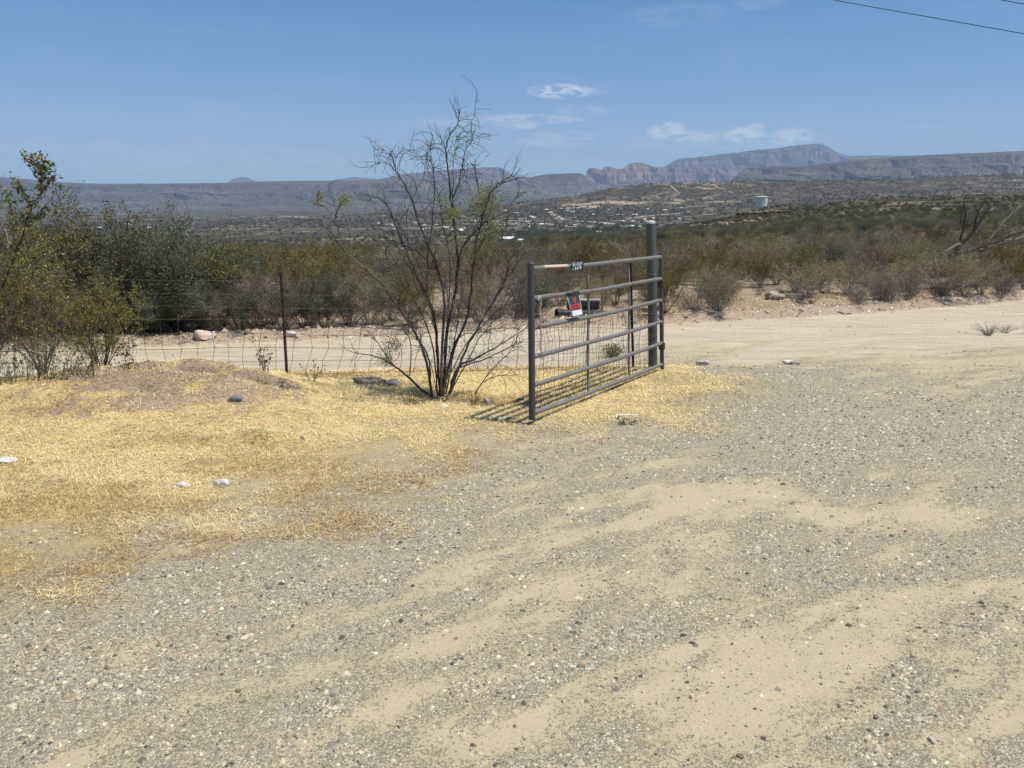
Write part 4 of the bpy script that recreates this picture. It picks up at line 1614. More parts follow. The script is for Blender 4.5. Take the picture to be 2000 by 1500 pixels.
# a few fresh feathery sprays
lfm = MB()
for (cx_, cy_, rr, n_) in [(690, 535, 34, 46), (840, 480, 40, 60), (805, 500, 30, 40), (850, 640, 36, 40), (815, 690, 28, 16), (760, 740, 30, 16), (215, 480, 20, 22), (95, 475, 12, 10),
                           (700, 650, 30, 14), (420, 1130, 28, 30), (400, 1180, 22, 18), (500, 1010, 30, 14), (560, 950, 30, 12), (690, 260, 30, 8), (870, 600, 25, 20), (640, 480, 20, 10)]:
    cc, dd = [], []
    for k in range(int(n_ * 1.5)):
        a = rh.normal(0, .8, 2) * rr
        px_, v_ = cpx((cx_ + a[0], cy_ + a[1]))
        q = np.array(P(px_, v_, 7.0 + rh.normal(0, .12) + .1)) - np.array(hb)
        cc.append(q)
        dd.append(np.array([rh.normal(0, .5), rh.normal(0, .5), -.6]))
    leaves(lfm, cc, dd, 11, .024, .0078, PALEG if cy_ < 760 else [((.15, .17, .08), 1)], rh, elong=3.0)
lfm.build('foliage', M['leaf'], hero)

# ------------------------------------------------------------------ dead tree leaning on the hillside
DB = P(1822, 543, 18.6)
DB.z = float(zg(DB.x, DB.y)) + .12
dead = empty('dead_tree', DB, 'fallen dead grey tree leaning to the right at the right edge', 'tree')
rd = np.random.default_rng(29)
s5 = 1375 / 220.0


def d5(p, y=18.6):
    return P(1780 + p[0] / s5, 380 + p[1] / s5, y)


GD, DD2 = (.20, .18, .16), (.065, .055, .05)
for nm_, r0, r1, c_, y0, y1, pp in [
    ('trunk', .10, .05, DD2, 18.6, 18.8, [(240, 985), (330, 940), (400, 880), (470, 790), (540, 700), (590, 610)]),
    ('trunk', .075, .03, DD2, 18.6, 19.3, [(280, 985), (420, 890), (540, 830), (680, 780)]),
    ('limb', .05, .02, GD, 18.7, 18.2, [(590, 620), (700, 520), (770, 430), (830, 340), (930, 190), (960, 110)]),
    ('limb', .045, .02, GD, 18.7, 18.4, [(600, 600), (510, 650), (400, 710), (300, 780), (215, 850), (150, 930)]),
    ('limb', .022, .008, DD2, 18.4, 18.0, [(775, 430), (785, 320), (820, 200), (850, 120)]),
    ('limb', .022, .008, DD2, 18.7, 18.5, [(590, 560), (625, 420), (655, 290), (660, 180), (640, 100)]),
    ('limb', .014, .006, DD2, 18.5, 18.3, [(628, 410), (600, 350), (590, 270)]),
    ('limb', .055, .03, DD2, 18.7, 19.0, [(530, 720), (700, 690), (850, 630), (960, 590), (1100, 560), (1200, 500), (1375, 440), (1500, 410)]),
    ('limb', .075, .045, GD, 18.9, 19.2, [(800, 710), (880, 660), (1000, 620), (1150, 570), (1300, 540), (1480, 490)]),
    ('limb', .045, .018, GD, 18.9, 19.2, [(940, 590), (1000, 480), (1070, 390), (1150, 310), (1260, 210), (1380, 130), (1500, 60)]),
    ('limb', .020, .008, GD, 18.8, 18.6, [(1190, 640), (1225, 660), (1215, 710), (1190, 720)]),
    ('limb', .020, .008, GD, 18.8, 18.6, [(1200, 590), (1260, 520), (1290, 450)]),
    ('limb', .018, .006, GD, 18.6, 18.9, [(430, 720), (500, 745), (590, 690)]),
    ('limb', .028, .010, DD2, 18.6, 18.3, [(470, 980), (540, 930), (650, 910), (820, 900)]),
    ('limb', .020, .006, GD, 19., 18.7, [(880, 745), (980, 765), (1090, 780), (1200, 760)])]:
    pts = [d5(q, y0 + (y1 - y0) * i / (len(pp) - 1)) - DB for i, q in enumerate(pp)]
    fine = []
    for i in range(len(pts) - 1):
        for t in (0, .5):
            fine.append(pts[i].lerp(pts[i + 1], t) + Vector(rd.normal(0, .012, 3)))
    fine.append(pts[-1])
    m = MB()
    m.tube(fine, np.linspace(r0, r1, len(fine)) * .95, 7, np.array(c_) * rd.uniform(.8, 1.3))
    for k in range(int(4 + len(fine))):
        i = rd.integers(1, len(fine))
        d = np.array(fine[i] - fine[i - 1])
        d = d / np.linalg.norm(d) + rd.normal(0, .7, 3)
        d /= np.linalg.norm(d)
        l = rd.uniform(.12, .5)
        q0 = np.array(fine[i])
        m.tube([q0, q0 + d * l * .5, q0 + (d + rd.normal(0, .3, 3)) * l], [.009, .006, .003], 3, np.array(c_) * 1.2, cap=False)
    m.build(nm_, M['bark'], dead, True)

# bare pale tree standing in the left thicket
PT = P(330, 560, 14.6)
PT.z = float(zg(PT.x, PT.y))
pale = empty('bare_tree', PT, 'pale leafless branches rising out of the left thicket', 'tree')
m = MB()
for pp in [[(332, 640), (330, 560), (333, 500), (337, 460), (332, 425), (322, 400)], [(348, 560), (352, 490), (365, 460), (378, 440), (382, 425)], [(335, 470), (345, 440), (338, 410)],
           [(365, 462), (360, 440), (372, 425)], [(333, 500), (312, 520), (300, 560)]]:
    pts = [P(q[0], q[1], 14.2 + .1 * i) - PT for i, q in enumerate(pp)]
    m.tube(pts, np.linspace(.022, .007, len(pts)), 5, (.30, .28, .26))
    for k in range(7):
        i = rd.integers(1, len(pts))
        d = Vector(rd.normal(0, .5, 3)) + Vector((0, 0, .6))
        m.tube([pts[i], pts[i] + d * .15, pts[i] + d * .3], [.006, .004, .002], 3, (.28, .26, .24), cap=False)
m.build('trunk', M['bark'], pale, True)

# ------------------------------------------------------------------ rocks
_ico = None


def ico(sub):
    t = (1 + 5 ** .5) / 2
    v = [(-1, t, 0), (1, t, 0), (-1, -t, 0), (1, -t, 0), (0, -1, t), (0, 1, t), (0, -1, -t), (0, 1, -t), (t, 0, -1), (t, 0, 1), (-t, 0, -1), (-t, 0, 1)]
    v = [np.array(a) / np.linalg.norm(a) for a in v]
    f = [(0, 11, 5), (0, 5, 1), (0, 1, 7), (0, 7, 10), (0, 10, 11), (1, 5, 9), (5, 11, 4), (11, 10, 2), (10, 7, 6), (7, 1, 8), (3, 9, 4), (3, 4, 2), (3, 2, 6), (3, 6, 8), (3, 8, 9),
         (4, 9, 5), (2, 4, 11), (6, 2, 10), (8, 6, 7), (9, 8, 1)]
    for _ in range(sub):
        c, nf = {}, []

        def mid(a, b):
            k = (min(a, b), max(a, b))
            if k not in c:
                q = v[a] + v[b]
                v.append(q / np.linalg.norm(q))
                c[k] = len(v) - 1
            return c[k]
        for a, b, d in f:
            ab, bd, da = mid(a, b), mid(b, d), mid(d, a)
            nf += [(a, ab, da), (b, bd, ab), (d, da, bd), (ab, bd, da)]
        f = nf
    return np.array(v), np.array(f)


ICO = {k: ico(k) for k in (0, 1, 2, 3)}


def rock_mesh(m, sub, dims, seed, c, off=(0, 0, 0), rotz=0.0, facets=7, smoothness=0.0):
    rng = np.random.default_rng(seed)
    V, F = ICO[sub]
    V = V.copy()
    for k in range(facets):      # broken faces
        n = rng.normal(0, 1, 3)
        n /= np.linalg.norm(n)
        d = rng.uniform(.38, .72)
        s = V @ n
        V = V - np.outer(np.clip(s - d, 0, None), n)
    nz = fbm(V[:, 0] * 2.1 + seed, V[:, 1] * 2.1 + V[:, 2] * 1.7, 3)
    V = V * (1 + (nz[:, None] - .5) * .75 * (1 - smoothness))
    V = V * np.array(dims) * .5
    a = rotz
    R_ = np.array([[math.cos(a), -math.sin(a), 0], [math.sin(a), math.cos(a), 0], [0, 0, 1]])
    V = V @ R_.T + np.array(off)
    cc = np.array(c) * (0.85 + .35 * fbm(V[:, 0] * 20 + seed, V[:, 1] * 20 + V[:, 2] * 20, 2))[:, None]
    m.add(V, F, cc)


def rock(name, px, v, dims, c, label, cat='rock', group=None, sub=2, sink=.25, seed=1, smooth=0.0, rz=0.0):
    g = G(px, v)
    m = MB()
    if smooth < .5:
        rr = random.Random(seed)
        rock_mesh(m, sub, (dims[0] * .62, dims[1] * .8, dims[2] * .8), seed + 70, c, (rr.choice((-1, 1)) * dims[0] * .27, rr.uniform(-.2, .2) * dims[1], dims[2] * (.32 - sink)), rz + .8, facets=5)
    rock_mesh(m, sub, dims, seed, c, (0, 0, dims[2] * (.5 - sink)), rz, smoothness=smooth)
    o = m.build(name, M['stone'], None, smooth > .5, label=label, category=cat, group=group)
    o.location = g
    return o


CH = (.66, .62, .55)
rock('rock', 398, 662, (.30, .24, .24), (.68, .55, .45), 'largest pale pinkish rock on the far verge left of the T-post', seed=3)
rock('rock', 412, 661, (.16, .16, .17), CH, 'whitish rock leaning against the largest pale verge rock', seed=4)
rock('rock', 571, 657, (.22, .16, .10), CH, 'flat pale rock on the far verge just right of the T-post', seed=5)
rock('rock', 458, 782, (.135, .09, .075), (.20, .215, .225), 'smooth blue-grey rounded stone lying on the mound', seed=6, smooth=.9, sub=3)
rock('rock', 430, 948, (.105, .06, .055), CH, 'broken white stone in the dry grass, right one of a pair', seed=7)
rock('rock', 357, 951, (.105, .06, .045), CH, 'broken white stone in the dry grass, left one of a pair', seed=8)
rock('rock', 14, 903, (.13, .07, .05), CH, 'white stone at the left edge of the photo in the grass', seed=9)
rock('rock', 1373, 714, (.16, .13, .10), (.50, .47, .41), 'pale brown rock on the gravel right of the gate post', seed=10)
rock('rock', 1538, 711, (.17, .12, .075), (.70, .66, .56), 'cream rock half buried in the driveway mouth', seed=12)
rock('rock', 1553, 712, (.13, .11, .06), (.17, .15, .14), 'dark rock touching the cream rock in the driveway mouth', seed=13)
rock('boulder', 1516, 585, (.46, .34, .30), (.40, .315, .245), 'brown boulder with a pale top at the far verge', cat='boulder', seed=14, sub=3)
rock('rock', 1578, 592, (.5, .3, .16), (.42, .31, .22), 'low brown rock slab right of the boulder', seed=15)
rock('rock', 716, 750, (.42, .2, .13), (.30, .24, .18), 'brownish rock left of the bare shrub base', seed=16)
rock('rock', 771, 754, (.2, .14, .10), (.24, .21, .19), 'dark grey rock right behind the brownish rock by the shrub', seed=17)
rock('rock', 870, 795, (.09, .06, .04), CH, 'small whitish stone below the bare shrub', seed=18)
rock('rock', 954, 788, (.10, .09, .08), (.44, .38, .31), 'rough stone in the grass left of the gate shadow', seed=19)
rock('rock', 990, 818, (.19, .05, .03), (.60, .55, .45), 'flat pale stone at the foot of the gate', seed=20)
rock('rock', 1225, 812, (.27, .06, .02), CH, 'long flat white stone by the small weed near the gate', seed=21)
rock('rock', 1168, 727, (.09, .07, .05), (.14, .13, .12), 'small dark stone behind the gate mesh', seed=22)
rock('rock', 1610, 573, (.28, .2, .15), (.36, .27, .2), 'brown rock in the bushes right of the boulder', seed=23)
rock('rock', 1650, 612, (.25, .2, .08), (.42, .33, .25), 'flat brown rock at the road edge beneath the brush', seed=24)
rock('rock', 590, 858, (.03, .03, .03), (.1, .1, .1), 'tiny dark stone in the straw', seed=25)
rk = random.Random(12)
vs = []
for k in range(6):
    m = MB()
    rock_mesh(m, 1, (1, rk.uniform(.6, .9), rk.uniform(.45, .7)), 50 + k, (1, 1, 1) if k % 2 else (.8, .7, .6))
    me_ = m.mesh('rock')
    me_.materials.append(M['stone'])
    vs.append(me_)


def col_mesh(base_me, c):
    me2 = base_me.copy()
    a = np.empty(len(me2.vertices) * 4, np.float32)
    me2.color_attributes['Col'].data.foreach_get('color', a)
    a = a.reshape(-1, 4)
    a[:, :3] *= c
    me2.color_attributes['Col'].data.foreach_set('color', a.ravel())
    return me2


pal_r = [col_mesh(vs[i], c) for i, c in enumerate([(.62, .56, .47), (.50, .42, .34), (.40, .31, .24), (.66, .61, .52), (.30, .24, .20), (.55, .50, .44)])]
nr = 0
while nr < 280:
    px = rk.uniform(-50, 2050)
    y0 = 15
    x = px_x(px, y0)
    y = float(yfar(x)) + abs(rk.gauss(.1, .35)) + rk.uniform(0, .4)
    x = px_x(px, y)
    y = float(yfar(x)) + rk.uniform(.05, 1.1)
    s = rk.uniform(.04, .11) * (1.8 if rk.random() < .14 else 1)
    where = 'left of the T-post' if px < 550 else 'between the T-post and the gate' if px < 1030 else 'behind the gate' if px < 1300 else 'right of the gate post' if px < 1640 else 'below the fallen dead tree'
    o = link('verge_rock', rk.choice(pal_r), label=f'small angular rock on the stony far verge {where}', category='rock', group=f'verge rocks {where}')
    o.location = (x, y, float(zg(x, y)) + s * .08)
    o.rotation_euler = (rk.uniform(-.3, .3), rk.uniform(-.3, .3), rk.uniform(0, 6.28))
    o.scale = (s, s, s)
    nr += 1
# loose single stones on the driveway
for (px, v, s, c) in [(1430, 1258, .022, 0), (1148, 1280, .026, 0), (1158, 1304, .015, 1), (1348, 1363, .022, 0), (1475, 1385, .017, 0), (1640, 1380, .02, 0), (1712, 1402, .03, 0), (1868, 1310, .022, 0),
                      (1005, 1418, .02, 0), (890, 1248, .02, 0), (1255, 1352, .018, 1), (1425, 1218, .026, 1), (1445, 1478, .03, 0), (1820, 1448, .035, 2), (1130, 1255, .012, 1), (562, 1048, .02, 0),
                      (68, 1310, .035, 1), (210, 1305, .03, 0), (310, 1262, .03, 0), (465, 1350, .03, 0), (118, 1345, .02, 0), (600, 1180, .03, 0), (85, 1345, .02, 1), (1530, 946, .045, 0), (1720, 983, .035, 0),
                      (1180, 1135, .022, 0), (1460, 1120, .03, 0), (720, 1120, .02, 0), (1610, 1180, .02, 1), (1900, 1200, .022, 0), (1660, 1300, .016, 1), (1770, 1180, .018, 2), (950, 1330, .016, 1),
                      (780, 1420, .016, 0), (640, 1400, .018, 1), (1390, 1050, .022, 2), (1260, 1000, .02, 1), (1650, 880, .03, 0), (1840, 960, .03, 1), (240, 1190, .03, 1), (440, 1270, .025, 0)]:
    g = G(px, v)
    me_ = [pal_r[4], pal_r[3], pal_r[5]][c]
    o = link('pebble', me_, label=['dark loose stone on the gravel driveway', 'white loose stone on the gravel driveway', 'greyish loose stone on the gravel driveway'][c], category='stone',
             group=['dark loose stones on the driveway', 'white loose stones on the driveway', 'grey loose stones on the driveway'][c])
    o.location = g + Vector((0, 0, s * .12))
    o.rotation_euler = (rk.uniform(-.3, .3), rk.uniform(-.3, .3), rk.uniform(0, 6.28))
    o.scale = (s, s, s * .8)

# ------------------------------------------------------------------ gravel, straw, weeds
# stones of the crushed gravel : real pieces, thicker where the drifts are
NG = 130000
rg = np.random.default_rng(2)
yg = 1.9 * (11.0 / 1.9) ** (rg.random(NG * 3) ** 0.95)
tg = rg.uniform(-.74, .74, NG * 3)
xg = tg * yg
s1_, g1_, r1_, o1_ = masks(xg, yg)
fine = fbm(xg * 6, yg * 6, 3)
pr = np.clip((g1_ - .28) * 1.6 + (fine - .5) * 2.2,   .09, 1) * (1 - .85 * np.clip(s1_ * 1.4, 0, 1)) * (1 - .9 * r1_)
keep = rg.random(NG * 3) < pr
xg, yg = xg[keep][:NG], yg[keep][:NG]
n = len(xg)
zz_ = zg(xg, yg)
OV = np.array([(1, 0, 0), (-1, 0, 0), (0, 1, 0), (0, -1, 0), (0, 0, 1), (0, 0, -1)], float)
OF = np.array([(0, 2, 4), (2, 1, 4), (1, 3, 4), (3, 0, 4)])      # lower half is in the ground
OV5 = OV[:5]
ang = rg.uniform(0, 6.28, n)
sz = np.exp(rg.normal(math.log(.0040), .55, n)) * np.interp(yg, [2, 6, 11], [.85, 1.35, 1.9])
sz = np.minimum(sz, .017)
J = 1 + rg.normal(0, .22, (n, 5, 1))
V = OV5[None] * J * sz[:, None, None] * np.stack([np.ones(n), rg.uniform(.55, 1, n), rg.uniform(.5, .8, n)], 1)[:, None, :]
ca, sa = np.cos(ang)[:, None], np.sin(ang)[:, None]
V = np.stack([V[:, :, 0] * ca - V[:, :, 1] * sa, V[:, :, 0] * sa + V[:, :, 1] * ca, V[:, :, 2]], -1)
V = V + np.stack([xg, yg, zz_ - .0005], -1)[:, None, :]
F = (np.arange(n)[:, None, None] * 5 + OF[None]).reshape(-1, 3)
PALG = np.array([(.085, .083, .08), (.16, .155, .15), (.25, .24, .22), (.34, .32, .285), (.48, .45, .39), (.66, .61, .52), (.36, .28, .20), (.20, .21, .195)])
ci = rg.choice(len(PALG), n, p=[.08, .14, .19, .22, .20, .06, .07, .04])
cg = PALG[ci] * np.array([1.14, 1.06, .90]) * rg.uniform(.8, 1.2, (n, 1))
m = MB()
m.add(V.reshape(-1, 3), F, np.repeat(cg, 5, 0))
m.build('gravel', M['stone'], kind='stuff')

# crushed pale stones all along the far verge and thrown out on the road
nvg = 9000
rv = np.random.default_rng(15)
xv_ = rv.uniform(-12, 16, nvg)
yv2 = yfar(xv_) + np.where(rv.random(nvg) < .25, -np.abs(rv.normal(0, 1.3, nvg)), np.abs(rv.normal(.15, .5, nvg)))
sv_ = np.exp(rv.normal(math.log(.014), .55, nvg)) * np.where(yv2 > yfar(xv_), 1, .6)
V = OV5[None] * (1 + rv.normal(0, .22, (nvg, 5, 1))) * sv_[:, None, None] * np.array([1, .8, .7])
av = rv.uniform(0, 6.28, nvg)
ca, sa = np.cos(av)[:, None], np.sin(av)[:, None]
V = np.stack([V[:, :, 0] * ca - V[:, :, 1] * sa, V[:, :, 0] * sa + V[:, :, 1] * ca, V[:, :, 2]], -1) + np.stack([xv_, yv2, zg(xv_, yv2)], -1)[:, None, :]
m = MB()
PV = np.array([(.60, .54, .45), (.46, .38, .30), (.34, .26, .20), (.22, .18, .15)])
m.add(V.reshape(-1, 3), (np.arange(nvg)[:, None, None] * 5 + OF[None]).reshape(-1, 3), np.repeat(PV[rv.integers(0, 4, nvg)] * rv.uniform(.8, 1.2, (nvg, 1)), 5, 0))
m.build('verge_gravel', M['stone'], kind='stuff')
# dark broken twigs lying in the dry grass
m = MB()
for _ in range(420):
    y_ = 4.0 * (8.3 / 4.0) ** rv.random()
    x_ = rv.uniform(-.72, .12 if rv.random() < .8 else .7) * y_
    a_ = rv.uniform(0, 6.28)
    l_ = rv.uniform(.02, .11)
    if x_ > -.2 - (6.5 - y_) * .9 and rv.random() < .85:
        continue
    z_ = float(zg(x_, y_)) + .006
    k_ = rv.normal(0, .15)
    m.tube([(x_, y_, z_), (x_ + math.cos(a_) * l_ * .5, y_ + math.sin(a_) * l_ * .5, z_ + .008), (x_ + math.cos(a_ + k_) * l_, y_ + math.sin(a_ + k_) * l_, z_ + .002)],
           .0011, 3, np.array((.13, .09, .06)) * rv.uniform(.6, 1.8), cap=False)
m.build('twig_litter', M['bark'], kind='stuff')

# matted straw
NS = 230000
rs_ = np.random.default_rng(4)
ys = 2.0 * (10.3 / 2.0) ** (rs_.random(NS * 2) ** .8)
ts = rs_.uniform(-.74, .32, NS * 2)
xs_ = ts * ys
s2, g2, r2, o2 = masks(xs_, ys)
cl = fbm(xs_ * 3.0, ys * 3.0, 4)
pr = np.clip((s2 - .20) * 1.9 + (cl - .5) * 2.2, 0, 1) * np.clip((s2 - .03) * 6, 0, 1) * (1 - .8 * r2) * (1 - .60 * np.clip(o2, 0, 1))
pr = np.maximum(pr, .02 * (g2 > 0) * (s2 > .05))
kp = rs_.random(NS * 2) < pr
xs_, ys, s2, cl = xs_[kp][:NS], ys[kp][:NS], s2[kp][:NS], cl[kp][:NS]
# the verge beyond the road as well
nv = 14000
xv = rs_.uniform(-13, 15, nv)
yv_ = yfar(xv) + rs_.uniform(.5, 3.2, nv)
xs_, ys = np.concatenate([xs_, xv]), np.concatenate([ys, yv_])
n = len(xs_)
zs = zg(xs_, ys)
a = rs_.uniform(0, 2 * math.pi, n)
upr = np.where(rs_.random(n) < .24, rs_.uniform(.4, 1.2, n), rs_.uniform(0, .28, n))
ln = rs_.uniform(.018, .070, n) * np.where(upr > .4, .7, 1)
ln[-nv:] *= 2.2
d = np.stack([np.cos(a) * np.cos(upr), np.sin(a) * np.cos(upr), np.sin(upr)], -1)
w = np.stack([-np.sin(a), np.cos(a), np.zeros(n)], -1) * (np.interp(ys, [2, 6, 14], [.0006, .0011, .0035]) * rs_.uniform(.7, 1.3, n))[:, None]
b = np.stack([xs_, ys, zs + rs_.uniform(.0, .010, n)], -1)
e = b + d * ln[:, None]
e2 = e - d * ln[:, None] * .45 + np.stack([np.zeros(n), np.zeros(n), ln * .05], -1)
V = np.stack([b - w, b + w, e2 + w, e, e2 - w], 1).reshape(-1, 3)
ix = np.arange(n)[:, None] * 5
m = MB()
PALS = np.array([(.92, .76, .39), (.83, .65, .29), (.68, .49, .20), (.44, .29, .12), (.92, .84, .56), (.24, .155, .08)])
browner = np.concatenate([np.clip((fbm(xs_[:-nv] * 1.1 + 20, ys[:-nv] * 2.0, 4) - .465) * 5.0 + .5 * sstep(5.2, 4.0, ys[:-nv]), 0, 1), np.full(nv, .5)])
pi_ = np.where(rs_.random(n) < .08 + browner * .75, rs_.choice([2, 3, 5], n), rs_.choice([0, 1, 4, 2], n, p=[.38, .28, .2, .14]))
cs = PALS[pi_] * rs_.uniform(.8, 1.15, (n, 1))
m.add(V, np.hstack([ix, ix + 1, ix + 2, ix + 4]), np.repeat(cs, 5, 0))
F3 = np.hstack([ix + 4, ix + 2, ix + 3])
m.f.append(F3)
m.build('dry_grass', M['straw'], kind='stuff')


def tuft(name, px, v, h, spread, nblades, pal, label, cat='plant', leafy=0, seed=1, w_=.004):
    g = G(px, v)
    rng = np.random.default_rng(seed)
    t = empty(name, g, label, cat)
    m = MB()
    lp, ld = [], []
    for k in range(nblades):
        a = rng.uniform(0, 6.28)
        o_ = rng.uniform(.1, 1) * spread
        p0 = np.array([math.cos(a) * .02, math.sin(a) * .02, -.01])
        l = h * rng.uniform(.5, 1.1)
        p1 = p0 + np.array([math.cos(a) * o_ * .4, math.sin(a) * o_ * .4, l * .6])
        p2 = p0 + np.array([math.cos(a) * o_, math.sin(a) * o_, l])
        m.tube([p0, p1, p2], [w_ * .5, w_ * .4, w_ * .2], 3, np.array(pal[rng.integers(len(pal))][0]), cap=False)
        if leafy:
            for f in (.4, .6, .8, 1):
                lp.append(p0 + (p2 - p0) * f)
                ld.append((p2 - p0) / l)
    m.build('stems', M['bark'], t)
    if leafy:
        ml = MB()
        leaves(ml, lp, ld, leafy, .02, .016, pal, rng)
        ml.build('leaves', M['leaf'], t)
    return t


GW = [((.16, .19, .07), 3), ((.22, .24, .11), 2)]
tuft('weed', 1196, 697, .16, .17, 26, GW, 'low green weed seen through the gate bars', leafy=5, seed=3)
tuft('weed', 1226, 829, .05, .075, 13, [((.15, .165, .08), 1)], 'tiny green weed on the gravel edge in front of the gate', leafy=1, seed=4, w_=.003)
GT = [((.36, .31, .24), 1), ((.27, .23, .18), 1), ((.20, .17, .13), 1)]
tuft('dry_tuft', 1930, 655, .22, .30, 60, GT, 'grey dry tuft beside the road near the right edge', seed=5, w_=.005)
tuft('dry_tuft', 1962, 650, .16, .24, 40, GT, 'smaller grey dry tuft right of the larger roadside tuft', seed=6, w_=.005)
tuft('dry_tuft', 2004, 652, .3, .12, 24, GT, 'dry stalks cut off by the right edge of the photo', seed=7, w_=.005)
tuft('dry_weed', 520, 728, .30, .12, 12, [((.13, .10, .07), 1)], 'thin dry weed at the fence left of the T-post', leafy=2, seed=8)
tuft('dry_weed', 250, 722, .28, .12, 10, [((.13, .10, .07), 1)], 'thin dry weed at the fence beside the small creosote', leafy=2, seed=9)
tuft('dry_weed', 610, 745, .2, .12, 8, [((.13, .10, .07), 1)], 'thin dry weed at the fence right of the T-post', leafy=1, seed=10)
tuft('dry_weed', 925, 790, .16, .14, 26, [((.30, .22, .12), 1)], 'brown dry weeds under the right side of the bare shrub', seed=11)
tuft('dry_weed', 800, 790, .12, .2, 26, [((.12, .09, .06), 1)], 'dark dry weeds under the left side of the bare shrub', seed=12)
tuft('sprout', 560, 1052, .035, .012, 7, [((.10, .13, .04), 1)], 'single dark green sprout in the driveway gravel', seed=13, w_=.003)
for k, px in enumerate(range(-60, 190, 22)):
    x = px_x(px, 7.4)
    tuft('dry_weed', px, 735 + (190 - px) * .08, rk.uniform(.25, .5), .3, 14, [((.17, .14, .10), 1), ((.11, .11, .05), 1)], 'tangled dry weeds beneath the creosotes at the left fence', leafy=1, seed=30 + k)['group'] = 'dry weeds at the left fence'
for k in range(46):
    x = rk.uniform(-2.0, 13.5)
    y = float(yfar(x)) + rk.uniform(.35, .95)
    if abs(x - px_x(1525, 15.5)) < .9 or .45 < x < 2.7:
        continue
    wh_ = 'behind the gate' if x < 2.7 else 'between gate post and boulder' if x < px_x(1500, 15) else 'between boulder and dead tree' if x < px_x(1810, 16) else 'below the dead tree'
    place_shrub('twiggy', x, y, rk.uniform(.3, .6), 'low dry brown tangle of twigs along the verge ' + wh_, 'low dry tangles along the verge ' + wh_, wide=1.3)
for k, px in enumerate((690, 745, 1330, 1400, 1560, 1660, 1700, 1760, 1870, 1940)):
    y = float(yfar(px_x(px, 15))) + .8
    x = px_x(px, y)
    where_ = {690: 'left of the bare shrub', 745: 'just behind the bare shrub', 1095: 'behind the gate sign', 1330: 'right of the gate post', 1400: 'midway from gate post to boulder',
              1560: 'right of the boulder', 1660: 'above the flat brown rock', 1700: 'between boulder and dead tree', 1760: 'just left of the dead tree', 1870: 'below the dead tree', 1940: 'right of the dead tree base'}[px]
    place_shrub('twiggy', x, y, rk.uniform(.45, .7), f'low grey-brown dry bush on the verge {where_}')

# ------------------------------------------------------------------ pipe and box on the far verge
pp0 = P(1104, 612, 13.9)
zgp = float(zg(pp0.x, pp0.y))
pipe = empty('drain_pipe', (pp0.x, pp0.y, zgp), 'black pipe with a flared round mouth lying on the far verge behind the sign', 'pipe')
m = MB()
zc = pp0.z - zgp
m.tube([(-.14, -.10, zc), (.05, -.04, zc), (.45, .06, zc - .02), (.75, .15, zc - .03)], [.075, .075, .07, .05], 18, (.018, .018, .02), cap=False)
m.build('pipe_body', M['paint'], pipe, True)
m = MB()
ring_ = []
m.tube([(-.17, -.11, zc), (-.15, -.105, zc), (-.09, -.085, zc), (-.05, -.07, zc)], [.096, .100, .092, .078], 20, (.014, .014, .016), cap=False)
m.tube([(-.172, -.11, zc), (-.10, -.09, zc), (0, -.05, zc)], [.090, .066, .060], 20, (.006, .006, .006), cap=False)
m.build('pipe_mouth', M['paint'], pipe, True)
bx0 = P(1136, 600, 14.25)
zgb = float(zg(bx0.x, bx0.y))
box = empty('metal_box', (bx0.x, bx0.y, zgb), 'grey box with a pale top edge standing behind the black pipe', 'box')
m = MB()
top = P(1136, 585, 14.25).z - zgb
m.box(.02, 0, (top + .12) / 2, .58, .3, top - .12, (.075, .08, .075))
m.build('box_body', M['paint'], box)
m = MB()
m.box(.02, 0, top + .008, .62, .34, .016, (.55, .50, .45))
m.build('box_lid', M['paint'], box)
m = MB()
m.box(.0, -.02, .05, .50, .26, .13, (.22, .15, .10))
m.build('box_base', M['bark'], box)

# ------------------------------------------------------------------ power lines overhead
for (p0, p1, y0, y1, lb) in (((1610, -3), (2000, 66), 27, 22, 'lower thin dark power line crossing the sky at top right'),
                             ((1950, -1), (2000, 8), 24, 22.5, 'upper power line clipping the top right corner of the sky')):
    A = P(*p0, y0)
    B = P(*p1, y1)
    dAB = B - A
    ext = 6.0 if lb[0] == 'l' else 60.0
    pts = []
    for s in np.linspace(-ext, ext if lb[0] == 'l' else 40, 40):
        q = A + dAB * s
        q.z += .00035 * ((s - .5) * dAB.length) ** 2 * 1.0
        pts.append(q)
    m = MB()
    m.tube(pts, .011, 5, (.03, .035, .05))
    m.build('power_line', M['paint'], None, True, label=lb, category='cable', group='overhead power lines')

# ------------------------------------------------------------------ water tank and town
wt = G(1487, 398)
dist = wt.y
wt = P(1487, 398, 900)
wt.z = float(zg(wt.x, wt.y))
top = P(1487, 384.5, 900).z
R_ = 11.5 / 1500 * 900 * 1.02
H_ = (P(1487, 384.5, 900).z - P(1487, 398.5, 900).z)
wt.z = P(1487, 398.5, 900).z
tank = empty('water_tank', wt, 'pale green cylindrical water tank standing on the hill', 'tank')
m = MB()
m.tube([(0, 0, -8), (0, 0, H_)], R_ * .92, 40, (.66, .72, .62))
m.build('tank_wall', M['wall'], tank, False)
m = MB()
m.tube([(0, 0, H_), (0, 0, H_ + .35), (0, 0, H_ + .9)], [R_ * 1.02, R_ * .98, .3], 40, (.62, .70, .64))
m.build('tank_roof', M['wall'], tank, False)
m = MB()
m.box(R_ * .3, -R_ * .97, H_ / 2, .6, .15, H_, (.3, .36, .33))
m.build('ladder', M['wall'], tank)


